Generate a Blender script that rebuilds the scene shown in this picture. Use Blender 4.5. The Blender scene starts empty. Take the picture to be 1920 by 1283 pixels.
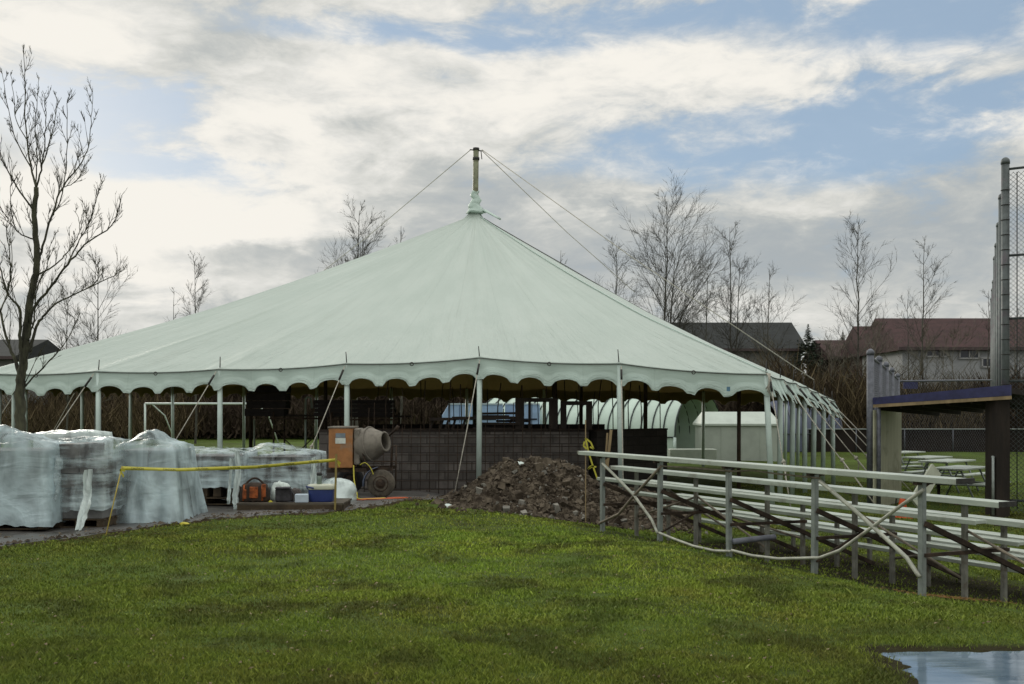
import bpy, math, random
import numpy as np
from mathutils import Vector, noise
R = math.radians
SC = bpy.context.scene
C = SC.collection
random.seed(7)
F, HZ, CAMH = 1900.0, 765.0, 1.7       # focal length in photo pixels, horizon row, eye height (m)

# ---------------------------------------------------------------- camera
cam_d = bpy.data.cameras.new('camera'); cam = bpy.data.objects.new('camera', cam_d); C.objects.link(cam)
cam.location = (0, 0, CAMH); cam.rotation_euler = (R(90), 0, 0)
cam_d.sensor_width = 36; cam_d.lens = 36 * F / 1920; cam_d.shift_y = (HZ - 641.5) / 1920
cam_d.clip_end = 3000; cam_d.clip_start = .1
SC.camera = cam
SC.view_settings.view_transform = 'Standard'; SC.view_settings.look = 'None'
SC.view_settings.exposure = 0.0; SC.view_settings.gamma = 1

# ---------------------------------------------------------------- world
SUN_AZ, SUN_EL = R(-30), R(17)         # azimuth measured from +Y towards +X
class NT:
    """tiny expression helper for shader maths"""
    def __init__(s, nt): s.nt = nt; s.N = nt.nodes; s.L = nt.links
    def put(s, sock, v):
        if isinstance(v, bpy.types.NodeSocket): s.L.new(v, sock)
        else: sock.default_value = v
    def m(s, op, a, b=0.0, c=None, clamp=False):
        n = s.N.new('ShaderNodeMath'); n.operation = op; n.use_clamp = clamp
        s.put(n.inputs[0], a); s.put(n.inputs[1], b)
        if c is not None: s.put(n.inputs[2], c)
        return n.outputs[0]
    def noise(s, vec, scale, detail=4, rough=.55, dist=0):
        n = s.N.new('ShaderNodeTexNoise'); s.L.new(vec, n.inputs['Vector'])
        n.inputs['Scale'].default_value = scale; n.inputs['Detail'].default_value = detail
        n.inputs['Roughness'].default_value = rough; n.inputs['Distortion'].default_value = dist
        return n.outputs['Fac'], n.outputs['Color']
    def mix(s, f, a, b, mode='MIX'):
        n = s.N.new('ShaderNodeMix'); n.data_type = 'RGBA'; n.blend_type = mode
        s.put(n.inputs[0], f)
        for k, v in ((6, a), (7, b)):
            if isinstance(v, tuple) and len(v) == 3: v = (*v, 1)
            s.put(n.inputs[k], v)
        return n.outputs[2]
    def ramp(s, f, lo, hi):
        n = s.N.new('ShaderNodeMapRange'); n.interpolation_type = 'SMOOTHSTEP'
        s.put(n.inputs[0], f); n.inputs[1].default_value = lo; n.inputs[2].default_value = hi
        return n.outputs[0]
    def mapping(s, vec, sc=(1, 1, 1), loc=(0, 0, 0), rot=(0, 0, 0)):
        n = s.N.new('ShaderNodeMapping'); s.L.new(vec, n.inputs[0])
        n.inputs[1].default_value = loc; n.inputs[2].default_value = rot; n.inputs[3].default_value = sc
        return n.outputs[0]

W = bpy.data.worlds.new('World'); SC.world = W; W.use_nodes = True
x = NT(W.node_tree); x.N.clear()
wo = x.N.new('ShaderNodeOutputWorld')
tc = x.N.new('ShaderNodeTexCoord').outputs['Generated']
sp = x.N.new('ShaderNodeSeparateXYZ'); x.L.new(tc, sp.inputs[0])
az = x.m('ARCTAN2', sp.outputs[0], sp.outputs[1]); el = x.m('ARCSINE', sp.outputs[2])
# wispy warp so cloud edges break up
stretch = x.mapping(tc, (1, 1, 2.6))
nA, nAc = x.noise(stretch, 3.2, 8, .58, .3)
nB, _ = x.noise(stretch, 9.0, 7, .6, .5)
nC, _ = x.noise(stretch, 1.6, 4, .5, .2)
nD, _ = x.noise(stretch, 24.0, 6, .65, .4)
w1 = x.m('MULTIPLY', x.m('SUBTRACT', nA, .5), .30); w2 = x.m('MULTIPLY', x.m('SUBTRACT', nB, .5), .12)
azw = x.m('ADD', az, x.m('ADD', w1, w2)); elw = x.m('ADD', el, x.m('ADD', x.m('MULTIPLY', w1, -.35), x.m('MULTIPLY', w2, .5)))
def blob(px, py, sx, sy, amp):
    a0 = math.atan((px - 960) / F); e0 = math.atan((HZ - py) / F * math.cos(a0))
    da = x.m('DIVIDE', x.m('SUBTRACT', azw, a0), sx / F); de = x.m('DIVIDE', x.m('SUBTRACT', elw, e0), sy / F)
    q = x.m('ADD', x.m('MULTIPLY', da, da), x.m('MULTIPLY', de, de))
    return x.m('MULTIPLY', x.m('EXPONENT', x.m('MULTIPLY', q, -1.0)), amp)
def total(lst):
    t = blob(*lst[0])
    for b in lst[1:]: t = x.m('ADD', t, blob(*b))
    return t
blue = total([(650, 250, 260, 90, -.45), (300, 470, 400, 90, -.4), (1000, 470, 400, 80, -.3),(150, 205, 220, 60, 1.0), (330, 300, 200, 34, 1.1), (1160, 250, 120, 40, .3), (60, 170, 90, 40, .3), (1420, 285, 300, 70, .85), (1560, 190, 330, 34, .55), (1250, 25, 420, 40, .75),
              (1780, 30, 300, 60, 1.0), (930, 90, 230, 20, .6), (1850, 230, 200, 55, .6), (1100, 330, 260, 40, .3), (700, 60, 300, 40, .5), (410, 405, 60, 34, .5), (30, 60, 60, 30, .2), (1650, 290, 120, 60, .5), (560, 40, 160, 24, .3)])
lite = total([(420, 400, 240, 40, .3), (250, 420, 280, 50, .62), (150, 50, 200, 60, .35), (480, 330, 260, 30, .25), (90, 360, 240, 60, .6), (600, 215, 330, 48, .42), (1200, 110, 300, 50, .40), (900, 190, 280, 40, .3), (60, 40, 160, 60, .3),
              (1480, 560, 110, 40, .30), (1700, 95, 200, 30, .3), (1360, 385, 260, 24, .24), (540, 350, 240, 22, .35), (200, 520, 220, 40, .4), (1780, 250, 180, 40, .2), (620, 300, 300, 30, .2)])
dark = total([(430, 80, 120, 55, .30), (330, 120, 90, 30, .12), (480, 458, 300, 30, .45), (980, 400, 330, 80, .30), (760, 345, 200, 30, .2), (1350, 470, 260, 80, .36), (1700, 470, 260, 110, .42),
              (1800, 350, 160, 60, .25), (1000, 520, 300, 60, .3), (1480, 320, 100, 20, .15), (300, 590, 240, 30, .18), (720, 30, 160, 40, .15)])
bm = x.m('ADD', blue, x.m('MULTIPLY', x.m('SUBTRACT', .5, nB), 2.1))
bm = x.m('ADD', bm, x.m('MULTIPLY', x.m('SUBTRACT', .5, nD), .9))
bmask = x.ramp(bm, .10, .98)
val = x.m('ADD', x.m('SUBTRACT', lite, dark), x.m('ADD', x.m('MULTIPLY', x.m('SUBTRACT', nB, .5), 1.7), x.m('MULTIPLY', x.m('SUBTRACT', nD, .5), .8)))
val = x.m('ADD', val, x.m('MULTIPLY', x.m('SUBTRACT', nC, .5), .4))
vm = x.ramp(val, -.75, .65)
cl = x.N.new('ShaderNodeValToRGB'); x.L.new(vm, cl.inputs[0])
e = cl.color_ramp.elements; e[0].position = 0; e[0].color = (.44, .48, .50, 1); e[1].position = 1; e[1].color = (1.0, .965, .89, 1)
q = e.new(.36); q.color = (.57, .59, .575, 1); q = e.new(.62); q.color = (.73, .73, .69, 1); q = e.new(.8); q.color = (.84, .83, .785, 1)
sky = x.N.new('ShaderNodeTexSky'); sky.sky_type = 'NISHITA'; sky.sun_disc = False
sky.sun_elevation = SUN_EL; sky.sun_rotation = SUN_AZ; sky.altitude = 50; sky.dust_density = .6; sky.ozone_density = 1.5
b1 = x.N.new('ShaderNodeBackground'); x.L.new(sky.outputs[0], b1.inputs[0]); b1.inputs[1].default_value = .09
b2 = x.N.new('ShaderNodeBackground'); x.L.new(cl.outputs[0], b2.inputs[0]); x.L.new(x.m('ADD', .93, x.m('MULTIPLY', x.ramp(el, .42, .95), 1.0)), b2.inputs[1])
veil = x.N.new('ShaderNodeBackground'); veil.inputs[0].default_value = (.37, .50, .66, 1); veil.inputs[1].default_value = 1.0
ms0 = x.N.new('ShaderNodeMixShader'); ms0.inputs[0].default_value = .7; x.L.new(b1.outputs[0], ms0.inputs[1]); x.L.new(veil.outputs[0], ms0.inputs[2])
ms = x.N.new('ShaderNodeMixShader'); x.L.new(x.m('MULTIPLY', bmask, .95), ms.inputs[0]); x.L.new(b2.outputs[0], ms.inputs[1]); x.L.new(ms0.outputs[0], ms.inputs[2])
x.L.new(ms.outputs[0], wo.inputs[0])
# ---------------------------------------------------------------- sun (veiled by thin cloud, low, ahead and to the left)
sd = bpy.data.lights.new('sun', 'SUN'); sd.energy = 1.2; sd.angle = R(14); sd.color = (1, .93, .82)
so = bpy.data.objects.new('sun', sd); C.objects.link(so)
sv = Vector((math.sin(SUN_AZ) * math.cos(SUN_EL), math.cos(SUN_AZ) * math.cos(SUN_EL), math.sin(SUN_EL)))
so.rotation_euler = sv.to_track_quat('Z', 'Y').to_euler(); so.location = (-20, 30, 25)

# ---------------------------------------------------------------- helpers
def at(px, py, Y): return Vector(((px - 960) / F * Y, Y, CAMH + (HZ - py) / F * Y))
def onplane(px, py, P, D):
    """point of the ray through (px,py) on the vertical plane through P along D"""
    u = (px - 960) / F
    t = (P[0] - u * P[1]) / (u * D[1] - D[0])
    Y = P[1] + t * D[1]
    return at(px, py, Y)
def tag(o, label=None, cat=None, group=None, kind=None):
    if label: o['label'] = label
    if cat: o['category'] = cat
    if group: o['group'] = group
    if kind: o['kind'] = kind
    return o
def sm(t): t = max(0, min(1, t)); return t * t * (3 - 2 * t)
def thing(name, loc, label, cat, group=None, rz=0):
    o = bpy.data.objects.new(name, None); C.objects.link(o); o.location = loc; o.empty_display_size = .2
    o.rotation_euler = (0, 0, rz)
    return tag(o, label, cat, group)
class MB:
    def __init__(s): s.v = []; s.f = []; s.sm = []
    def add(s, vs, fs, smooth=False):
        b = len(s.v); s.v.extend([tuple(p) for p in vs]); s.f.extend([tuple(i + b for i in f) for f in fs]); s.sm.extend([smooth] * len(fs)); return s
    def box(s, c, d, rz=0, ax=None):
        hx, hy, hz = d[0] / 2, d[1] / 2, d[2] / 2; cs, sn = math.cos(rz), math.sin(rz)
        vs = []
        for X, Y, Z in ((-1, -1, -1), (1, -1, -1), (1, 1, -1), (-1, 1, -1), (-1, -1, 1), (1, -1, 1), (1, 1, 1), (-1, 1, 1)):
            a, b_, z = X * hx, Y * hy, Z * hz
            vs.append((c[0] + a * cs - b_ * sn, c[1] + a * sn + b_ * cs, c[2] + z))
        return s.add(vs, [(0, 3, 2, 1), (4, 5, 6, 7), (0, 1, 5, 4), (1, 2, 6, 5), (2, 3, 7, 6), (3, 0, 4, 7)])
    def bar(s, p0, p1, w, h, up=(0, 0, 1)):
        p0, p1 = Vector(p0), Vector(p1); d = (p1 - p0).normalized(); up = Vector(up)
        if abs(d.dot(up)) > .98: up = Vector((0, 1, 0))
        sx = d.cross(up).normalized() * (w / 2); sz = sx.normalized().cross(d).normalized() * (h / 2)
        vs = [p + a * sx + b_ * sz for p in (p0, p1) for a, b_ in ((-1, -1), (1, -1), (1, 1), (-1, 1))]
        return s.add(vs, [(0, 3, 2, 1), (4, 5, 6, 7), (0, 1, 5, 4), (1, 2, 6, 5), (2, 3, 7, 6), (3, 0, 4, 7)])
    def tube(s, pts, r, n=8, cap=True, smooth=True):
        pts = [Vector(p) for p in pts]; k = len(pts)
        rs = r if isinstance(r, (list, tuple)) else [r] * k
        vs = []; prev = None
        for i, p in enumerate(pts):
            d = (pts[min(i + 1, k - 1)] - pts[max(i - 1, 0)])
            d = d.normalized() if d.length > 1e-9 else Vector((0, 0, 1))
            if prev is None:
                a = Vector((1, 0, 0)) if abs(d.x) < .8 else Vector((0, 1, 0))
                u = d.cross(a).normalized()
            else:
                u = prev - d * prev.dot(d); u = u.normalized() if u.length > 1e-6 else d.orthogonal().normalized()
            prev = u; w = d.cross(u)
            for j in range(n):
                t = 2 * math.pi * j / n
                vs.append(p + (u * math.cos(t) + w * math.sin(t)) * rs[i])
        fs = [(i * n + j, i * n + (j + 1) % n, (i + 1) * n + (j + 1) % n, (i + 1) * n + j) for i in range(k - 1) for j in range(n)]
        if cap: fs += [tuple(range(n))[::-1], tuple(range((k - 1) * n, k * n))]
        return s.add(vs, fs, smooth)
    def lathe(s, c, prof, n=24, axis='z', smooth=True):
        vs = []; k = len(prof)
        for r, z in prof:
            for j in range(n):
                t = 2 * math.pi * j / n; a, b_ = r * math.cos(t), r * math.sin(t)
                if axis == 'z': vs.append((c[0] + a, c[1] + b_, c[2] + z))
                elif axis == 'y': vs.append((c[0] + a, c[1] + z, c[2] + b_))
                else: vs.append((c[0] + z, c[1] + a, c[2] + b_))
        fs = [(i * n + j, i * n + (j + 1) % n, (i + 1) * n + (j + 1) % n, (i + 1) * n + j) for i in range(k - 1) for j in range(n)]
        fs += [tuple(range(n))[::-1], tuple(range((k - 1) * n, k * n))]
        return s.add(vs, fs, smooth)
    def loops(s, rings, smooth=True, cap=True):
        n = len(rings[0]); vs = [p for r_ in rings for p in r_]; k = len(rings)
        fs = [(i * n + j, i * n + (j + 1) % n, (i + 1) * n + (j + 1) % n, (i + 1) * n + j) for i in range(k - 1) for j in range(n)]
        if cap: fs += [tuple(range(n))[::-1], tuple(range((k - 1) * n, k * n))]
        return s.add(vs, fs, smooth)
    def prism(s, poly, z0, z1):
        n = len(poly); vs = [(p[0], p[1], z0) for p in poly] + [(p[0], p[1], z1) for p in poly]
        return s.add(vs, [tuple(range(n))[::-1], tuple(range(n, 2 * n))] + [(i, (i + 1) % n, n + (i + 1) % n, n + i) for i in range(n)])
    def build(s, name, mat, parent=None, base=None, uv=None):
        """verts are in world space; stored relative to the thing's base"""
        if parent is not None:
            root = parent
            while root.parent: root = root.parent
            off = root.location; rz = root.rotation_euler.z
        else:
            if base is None:
                vv = np.array(s.v); base = (vv[:, 0].mean(), vv[:, 1].mean(), vv[:, 2].min())
            off = Vector(base); rz = 0
        vv = np.array(s.v, dtype=float) - np.array(off)
        if rz:
            c_, s_ = math.cos(-rz), math.sin(-rz); a, b_ = vv[:, 0].copy(), vv[:, 1].copy(); vv[:, 0] = a * c_ - b_ * s_; vv[:, 1] = a * s_ + b_ * c_
        me = bpy.data.meshes.new(name); me.from_pydata(vv.tolist(), [], s.f)
        me.polygons.foreach_set('use_smooth', s.sm)
        me.materials.append(mat); me.update()
        o = bpy.data.objects.new(name, me); C.objects.link(o)
        if parent is not None: o.parent = parent
        else: o.location = off
        return o
def copy_tree(o, parent=None):
    c = o.copy(); C.objects.link(c)
    if parent is not None: c.parent = parent
    for ch in list(o.children): copy_tree(ch, c)
    return c
def bevel(o, w=.01, seg=2):
    m = o.modifiers.new('bevel', 'BEVEL'); m.width = w; m.segments = seg; m.limit_method = 'ANGLE'; return o

# ---------------------------------------------------------------- materials
def M(name, col, rough=.6, metal=0.0, var=.18, scale=6.0, bump=0.0, bscale=30.0, col2=None, spec=.5, dirt=None, stretch=(1, 1, 1), lo=.3, hi=.7, detail=5):
    m = bpy.data.materials.new(name); m.use_nodes = True
    n = NT(m.node_tree); P = n.N['Principled BSDF']
    tcn = n.N.new('ShaderNodeTexCoord').outputs['Object']
    v = n.mapping(tcn, stretch)
    f, _ = n.noise(v, scale, detail, .6)
    g = n.ramp(f, lo, hi)
    c1 = tuple(c * (1 - var) for c in col); c2 = col2 or tuple(min(1, c * (1 + var)) for c in col)
    cc = n.mix(g, c1, c2)
    if dirt:
        f2, _ = n.noise(n.mapping(tcn, (1, 1, 1), (3, 7, 1)), dirt[1], 6, .65)
        cc = n.mix(n.m('MULTIPLY', n.ramp(f2, dirt[2], dirt[2] + .15), dirt[3]), cc, dirt[0])
    n.L.new(cc, P.inputs['Base Color'])
    P.inputs['Roughness'].default_value = rough; P.inputs['Metallic'].default_value = metal
    P.inputs['Specular IOR Level'].default_value = spec
    if bump:
        f3, _ = n.noise(v, bscale, 6, .65)
        bn = n.N.new('ShaderNodeBump'); bn.inputs['Strength'].default_value = bump; bn.inputs['Distance'].default_value = .02
        n.L.new(f3, bn.inputs['Height']); n.L.new(bn.outputs[0], P.inputs['Normal'])
    return m
m_vinyl_pole = M('pole_white', (.52, .63, .58), .45, 0, .08, 3, .05, 20, dirt=((.25, .24, .2), 5, .62, .5))
m_rope = M('rope', (.42, .40, .34), .9, 0, .3, 40)
m_rope_dark = M('rope_dark', (.10, .10, .09), .9, 0, .3, 40)
m_iron = M('dark_iron', (.035, .033, .03), .6, .3, .4, 20)
m_rust = M('rusty_steel', (.050, .033, .022), .85, .2, .5, 9, .3, 30)
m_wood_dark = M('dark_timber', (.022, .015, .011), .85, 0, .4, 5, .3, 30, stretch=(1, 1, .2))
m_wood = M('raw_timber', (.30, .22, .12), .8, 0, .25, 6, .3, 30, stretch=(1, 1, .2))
m_galv = M('galvanised', (.27, .30, .285), .55, .35, .15, 10, .1, 40, dirt=((.2, .17, .12), 6, .6, .5))
m_post_grey = M('weathered_galvanised', (.20, .20, .17), .7, .2, .25, 9, .2, 40, dirt=((.12, .09, .06), 7, .52, .7))
m_alu = M('aluminium_plank', (.45, .50, .44), .42, .25, .12, 4, .05, 60, dirt=((.20, .18, .13), 3, .54, .5), stretch=(.5, .5, 3))
m_fence_paint = M('slate_blue_paint', (.115, .122, .145), .5, .2, .25, 12, .1, 40)
m_navy = M('navy_paint', (.028, .03, .10), .5, 0, .3, 6)
m_bark = M('bark', (.045, .042, .028), .95, 0, .45, 10, .6, 24, col2=(.085, .085, .05), stretch=(1, 1, .35))
m_bark_far = M('far_bark', (.07, .068, .055), .95, 0, .35, 3)
m_bark_pale = M('pale_bark', (.13, .12, .09), .95, 0, .35, 3)
# ---------------------------------------------------------------- terrain
BA = (1.31, 14.7); BD = (.456, -.890); BN = (.890, .456)     # bleacher: first near post, direction of the row, direction down the seats
def sms(t): t = np.clip(t, 0, 1); return t * t * (3 - 2 * t)
def wob(X, Y):
    return (.5 * np.sin(X * 1.9 + Y * .7) + .3 * np.sin(X * 4.3 - Y * 3.1 + 1.2) + .25 * np.sin(Y * 7.7 + X * 5.1) + .15 * np.sin(X * 13.1 + Y * 9.3) + .1 * np.sin(X * 23.0 - Y * 29.0))
def terr_np(X, Y):
    X = np.asarray(X, float); Y = np.asarray(Y, float)
    z = -np.clip((Y - 18.5) * .045, 0, .5)
    w = (X - BA[0]) * BN[0] + (Y - BA[1]) * BN[1]
    dip = -.36 * sms((w + .95) / 3.0) * sms((Y - 6) / 5)
    z = np.minimum(z, dip)
    z = z + .015 * np.sin(X * .9 + 1) * np.sin(Y * .8) + .012 * np.sin(X * 2.3 - Y * 1.7) + .006 * np.sin(X * 5.3 + Y * 4.1)
    d = np.minimum((X - 2.47) + .09 * wob(X * 1.6, Y * 1.6) + .04 * wob(X * 5, Y * 5), (7.20 + .02 * X - Y) + .08 * wob(X * 1.3 + 3, Y) + .035 * wob(X * 4, Y * 4))
    z = z * (1 - sms((d + .4) / .4)) - .05 * sms((d + .02) / .3) + .002
    return z
def terr(X, Y): return float(terr_np(X, Y))
def gridmesh(name, xs, ys, zf, mat):
    X, Y = np.meshgrid(xs, ys); Z = zf(X, Y); nx, ny = len(xs), len(ys)
    me = bpy.data.meshes.new(name)
    v = np.stack([X.ravel(), Y.ravel(), Z.ravel()], 1)
    i = np.arange(nx * ny).reshape(ny, nx)
    f = np.stack([i[:-1, :-1], i[:-1, 1:], i[1:, 1:], i[1:, :-1]], -1).reshape(-1, 4)
    me.from_pydata(v.tolist(), [], f.tolist()); me.polygons.foreach_set('use_smooth', [True] * len(f))
    me.materials.append(mat); o = bpy.data.objects.new(name, me); C.objects.link(o); return o
m_ground = bpy.data.materials.new('grass_ground'); m_ground.use_nodes = True
n = NT(m_ground.node_tree); P = n.N['Principled BSDF']; tcn = n.N.new('ShaderNodeTexCoord').outputs['Object']
fa, _ = n.noise(tcn, .35, 4, .6); fb, _ = n.noise(tcn, 2.2, 6, .7); fc, _ = n.noise(tcn, 22, 5, .7); fd, _ = n.noise(n.mapping(tcn, (1, 1, 1), (9, 4, 0)), 1.1, 5, .65)
col = n.mix(n.ramp(fa, .35, .65), (.065, .090, .018), (.095, .150, .026))
col = n.mix(n.m('MULTIPLY', n.ramp(fb, .45, .75), .6), col, (.095, .105, .026))
col = n.mix(n.m('MULTIPLY', n.ramp(fd, .52, .70), .7), col, (.040, .042, .012))
col = n.mix(n.m('MULTIPLY', n.ramp(fc, .40, .75), .55), col, (.022, .030, .008))
# bare brown soil under the seats, with their contact shadow painted into its colour
spn = n.N.new('ShaderNodeSeparateXYZ'); n.L.new(tcn, spn.inputs[0])
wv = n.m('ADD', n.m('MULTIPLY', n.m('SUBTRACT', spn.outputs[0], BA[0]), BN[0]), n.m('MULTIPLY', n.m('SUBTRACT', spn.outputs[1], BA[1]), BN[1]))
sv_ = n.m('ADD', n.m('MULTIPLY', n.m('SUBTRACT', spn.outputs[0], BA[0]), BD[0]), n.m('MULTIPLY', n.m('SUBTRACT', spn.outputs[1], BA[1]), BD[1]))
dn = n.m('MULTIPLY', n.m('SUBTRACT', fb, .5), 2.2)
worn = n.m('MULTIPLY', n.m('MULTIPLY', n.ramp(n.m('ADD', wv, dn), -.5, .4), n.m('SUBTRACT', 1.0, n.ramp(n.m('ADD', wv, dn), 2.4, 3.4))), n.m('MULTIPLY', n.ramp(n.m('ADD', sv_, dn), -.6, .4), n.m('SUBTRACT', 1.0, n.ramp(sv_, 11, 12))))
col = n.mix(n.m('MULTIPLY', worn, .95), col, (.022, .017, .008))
pd = n.m('MINIMUM', n.m('SUBTRACT', spn.outputs[0], 2.47), n.m('SUBTRACT', 7.20, spn.outputs[1]))
col = n.mix(n.m('MULTIPLY', n.ramp(n.m('ADD', pd, n.m('MULTIPLY', n.m('SUBTRACT', fb, .5), .3)), -.14, .0), .9), col, (.030, .023, .013))
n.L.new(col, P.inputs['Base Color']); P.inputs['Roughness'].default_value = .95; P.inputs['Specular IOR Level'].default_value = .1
bn = n.N.new('ShaderNodeBump'); bn.inputs['Strength'].default_value = .8; bn.inputs['Distance'].default_value = .05
n.L.new(n.m('ADD', fc, fb), bn.inputs['Height']); n.L.new(bn.outputs[0], P.inputs['Normal'])
xs = np.unique(np.concatenate([np.linspace(-400, -60, 18), np.linspace(-60, -12, 40), np.arange(-12, 12, .1), np.linspace(12, 60, 40), np.linspace(60, 400, 18)]).round(4))
ys = np.unique(np.concatenate([np.linspace(-60, 3, 14), np.arange(3, 9, .07), np.arange(9, 24, .14), np.linspace(24, 70, 50), np.linspace(70, 900, 30)]).round(4))
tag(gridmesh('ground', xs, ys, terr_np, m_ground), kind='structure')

# pavement on the left, under the pallets and the mixer
edge = [(-14, 10.6), (-9, 11.2), (-6.2, 12.35), (-5.45, 13.6), (-4.9, 14.7), (-4.27, 15.5), (-2.9, 16.5), (-2.3, 17.6), (-1.9, 18.6), (-1.25, 19.0), (-.9, 20.2), (.2, 22.0)]
m_pave = M('wet_asphalt', (.105, .10, .095), .42, 0, .3, 3, .35, 60, dirt=((.035, .028, .02), 1.1, .50, .85), spec=.6)
vv, ff = [], []
rnd = random.Random(3)
EP = []
for i in range(len(edge) - 1):
    for k in range(24):
        t = k / 24; a, b = edge[i], edge[i + 1]
        X = a[0] + (b[0] - a[0]) * t; Y = a[1] + (b[1] - a[1]) * t
        q = noise.noise(Vector((X * 1.7, Y * 1.7, 0))) * .22 + noise.noise(Vector((X * 8, Y * 8, 4))) * .10
        EP.append((X + q * .4, Y + q))
m = 26
for (X, Y) in EP:
    for j in range(m):
        t = j / (m - 1); yy = Y + (23.4 - Y) * t
        vv.append((X, yy, terr(X, yy) + (.022 if 0 < j else -.02)))
for i in range(len(EP) - 1):
    for j in range(m - 1): ff.append((i * m + j, (i + 1) * m + j, (i + 1) * m + j + 1, i * m + j + 1))
mb = MB(); mb.add(vv, ff, True); tag(mb.build('pavement', m_pave, base=(0, 0, 0)), kind='structure')

# dirt margin along the pavement edge and under the mound
m_dirt = M('soil', (.075, .055, .038), .95, 0, .45, 5, .8, 30, col2=(.15, .125, .095), spec=.15, detail=8)
m_dirt2 = M('soil_margin', (.045, .034, .018), .95, 0, .4, 5, .8, 40, spec=.1)
mb = MB(); k = 7; pts = EP[20:]
vs = []
for i, (X, Y) in enumerate(pts):
    nx_, ny_ = .35, -.94
    wdt = .16 + .16 * noise.noise(Vector((X * 2.1, Y * 2.1, 9))) + .12 * noise.noise(Vector((X * 9, Y * 9, 2)))
    for j in range(k):
        t = j / (k - 1); px_, py_ = X + nx_ * (t - .35) * wdt * 2, Y + ny_ * (t - .35) * wdt * 2
        vs.append((px_, py_, terr(px_, py_) + .03 * math.sin(math.pi * t) * (.6 + 1.6 * noise.noise(Vector((px_ * 9, py_ * 9, 0)))) - .006))
mb.add(vs, [(i * k + j, i * k + j + 1, (i + 1) * k + j + 1, (i + 1) * k + j) for i in range(len(pts) - 1) for j in range(k - 1)], True)
tag(mb.build('soil_verge', m_dirt2, base=(0, 0, 0)), kind='structure')

# puddle
m_water = bpy.data.materials.new('puddle_water'); m_water.use_nodes = True
n = NT(m_water.node_tree); P = n.N['Principled BSDF']
P.inputs['Base Color'].default_value = (.17, .22, .27, 1); P.inputs['Roughness'].default_value = .06; P.inputs['Specular IOR Level'].default_value = .6; P.inputs['IOR'].default_value = 1.4
tcn = n.N.new('ShaderNodeTexCoord').outputs['Object']; f, _ = n.noise(n.mapping(tcn, (1, 2.5, 1)), 3, 3, .5)
g2, _ = n.noise(n.mapping(tcn, (.6, 2.2, 1)), 2.0, 5, .6)
n.L.new(n.mix(n.ramp(g2, .35, .7), (.07, .11, .155), (.15, .205, .26)), P.inputs['Base Color'])
bn = n.N.new('ShaderNodeBump'); bn.inputs['Strength'].default_value = .06; bn.inputs['Distance'].default_value = .02; n.L.new(f, bn.inputs['Height']); n.L.new(bn.outputs[0], P.inputs['Normal'])
mb = MB(); mb.add([(1.9, 2, -.018), (9, 2, -.018), (9, 8.2, -.018), (1.9, 8.2, -.018)], [(0, 1, 2, 3)])
tag(mb.build('puddle', m_water, base=(0, 0, 0)), kind='structure')
# a thin dark crack of wet leaves lying across the puddle is left to its ripples

# ---------------------------------------------------------------- grass blades (uncountable)
m_blade = bpy.data.materials.new('grass_blade'); m_blade.use_nodes = True
n = NT(m_blade.node_tree); P = n.N['Principled BSDF']
at_ = n.N.new('ShaderNodeAttribute'); at_.attribute_name = 'tint'; at_.attribute_type = 'GEOMETRY'
tcn = n.N.new('ShaderNodeTexCoord').outputs['Object']
fa, _ = n.noise(tcn, .35, 4, .6); fb, _ = n.noise(tcn, 1.6, 6, .7); fd, _ = n.noise(n.mapping(tcn, (1, 1, 1), (9, 4, 0)), 1.0, 6, .7)
c1 = n.mix(at_.outputs['Fac'], (.13, .20, .020), (.43, .55, .065))
c2 = n.mix(at_.outputs['Fac'], (.17, .20, .026), (.44, .46, .085))
col = n.mix(n.ramp(fb, .42, .66), c1, c2)
col = n.mix(n.m('MULTIPLY', n.ramp(fd, .47, .60), .85), col, (.070, .070, .020))
col = n.mix(n.m('MULTIPLY', n.ramp(fa, .40, .58), .30), col, (.12, .27, .034))
spq = n.N.new('ShaderNodeSeparateXYZ'); n.L.new(tcn, spq.inputs[0])
rx = n.m('DIVIDE', n.m('SUBTRACT', spq.outputs[0], .4), 4.2); ry = n.m('DIVIDE', n.m('SUBTRACT', spq.outputs[1], 12.5), 5.0)
lush = n.m('EXPONENT', n.m('MULTIPLY', n.m('ADD', n.m('MULTIPLY', rx, rx), n.m('MULTIPLY', ry, ry)), -1.0))
col = n.mix(n.m('MULTIPLY', n.m('SUBTRACT', 1.0, lush), .62), col, n.mix(at_.outputs['Fac'], (.060, .062, .014), (.165, .165, .035)))
n.L.new(col, P.inputs['Base Color']); P.inputs['Roughness'].default_value = .7; P.inputs['Specular IOR Level'].default_value = .25
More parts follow.
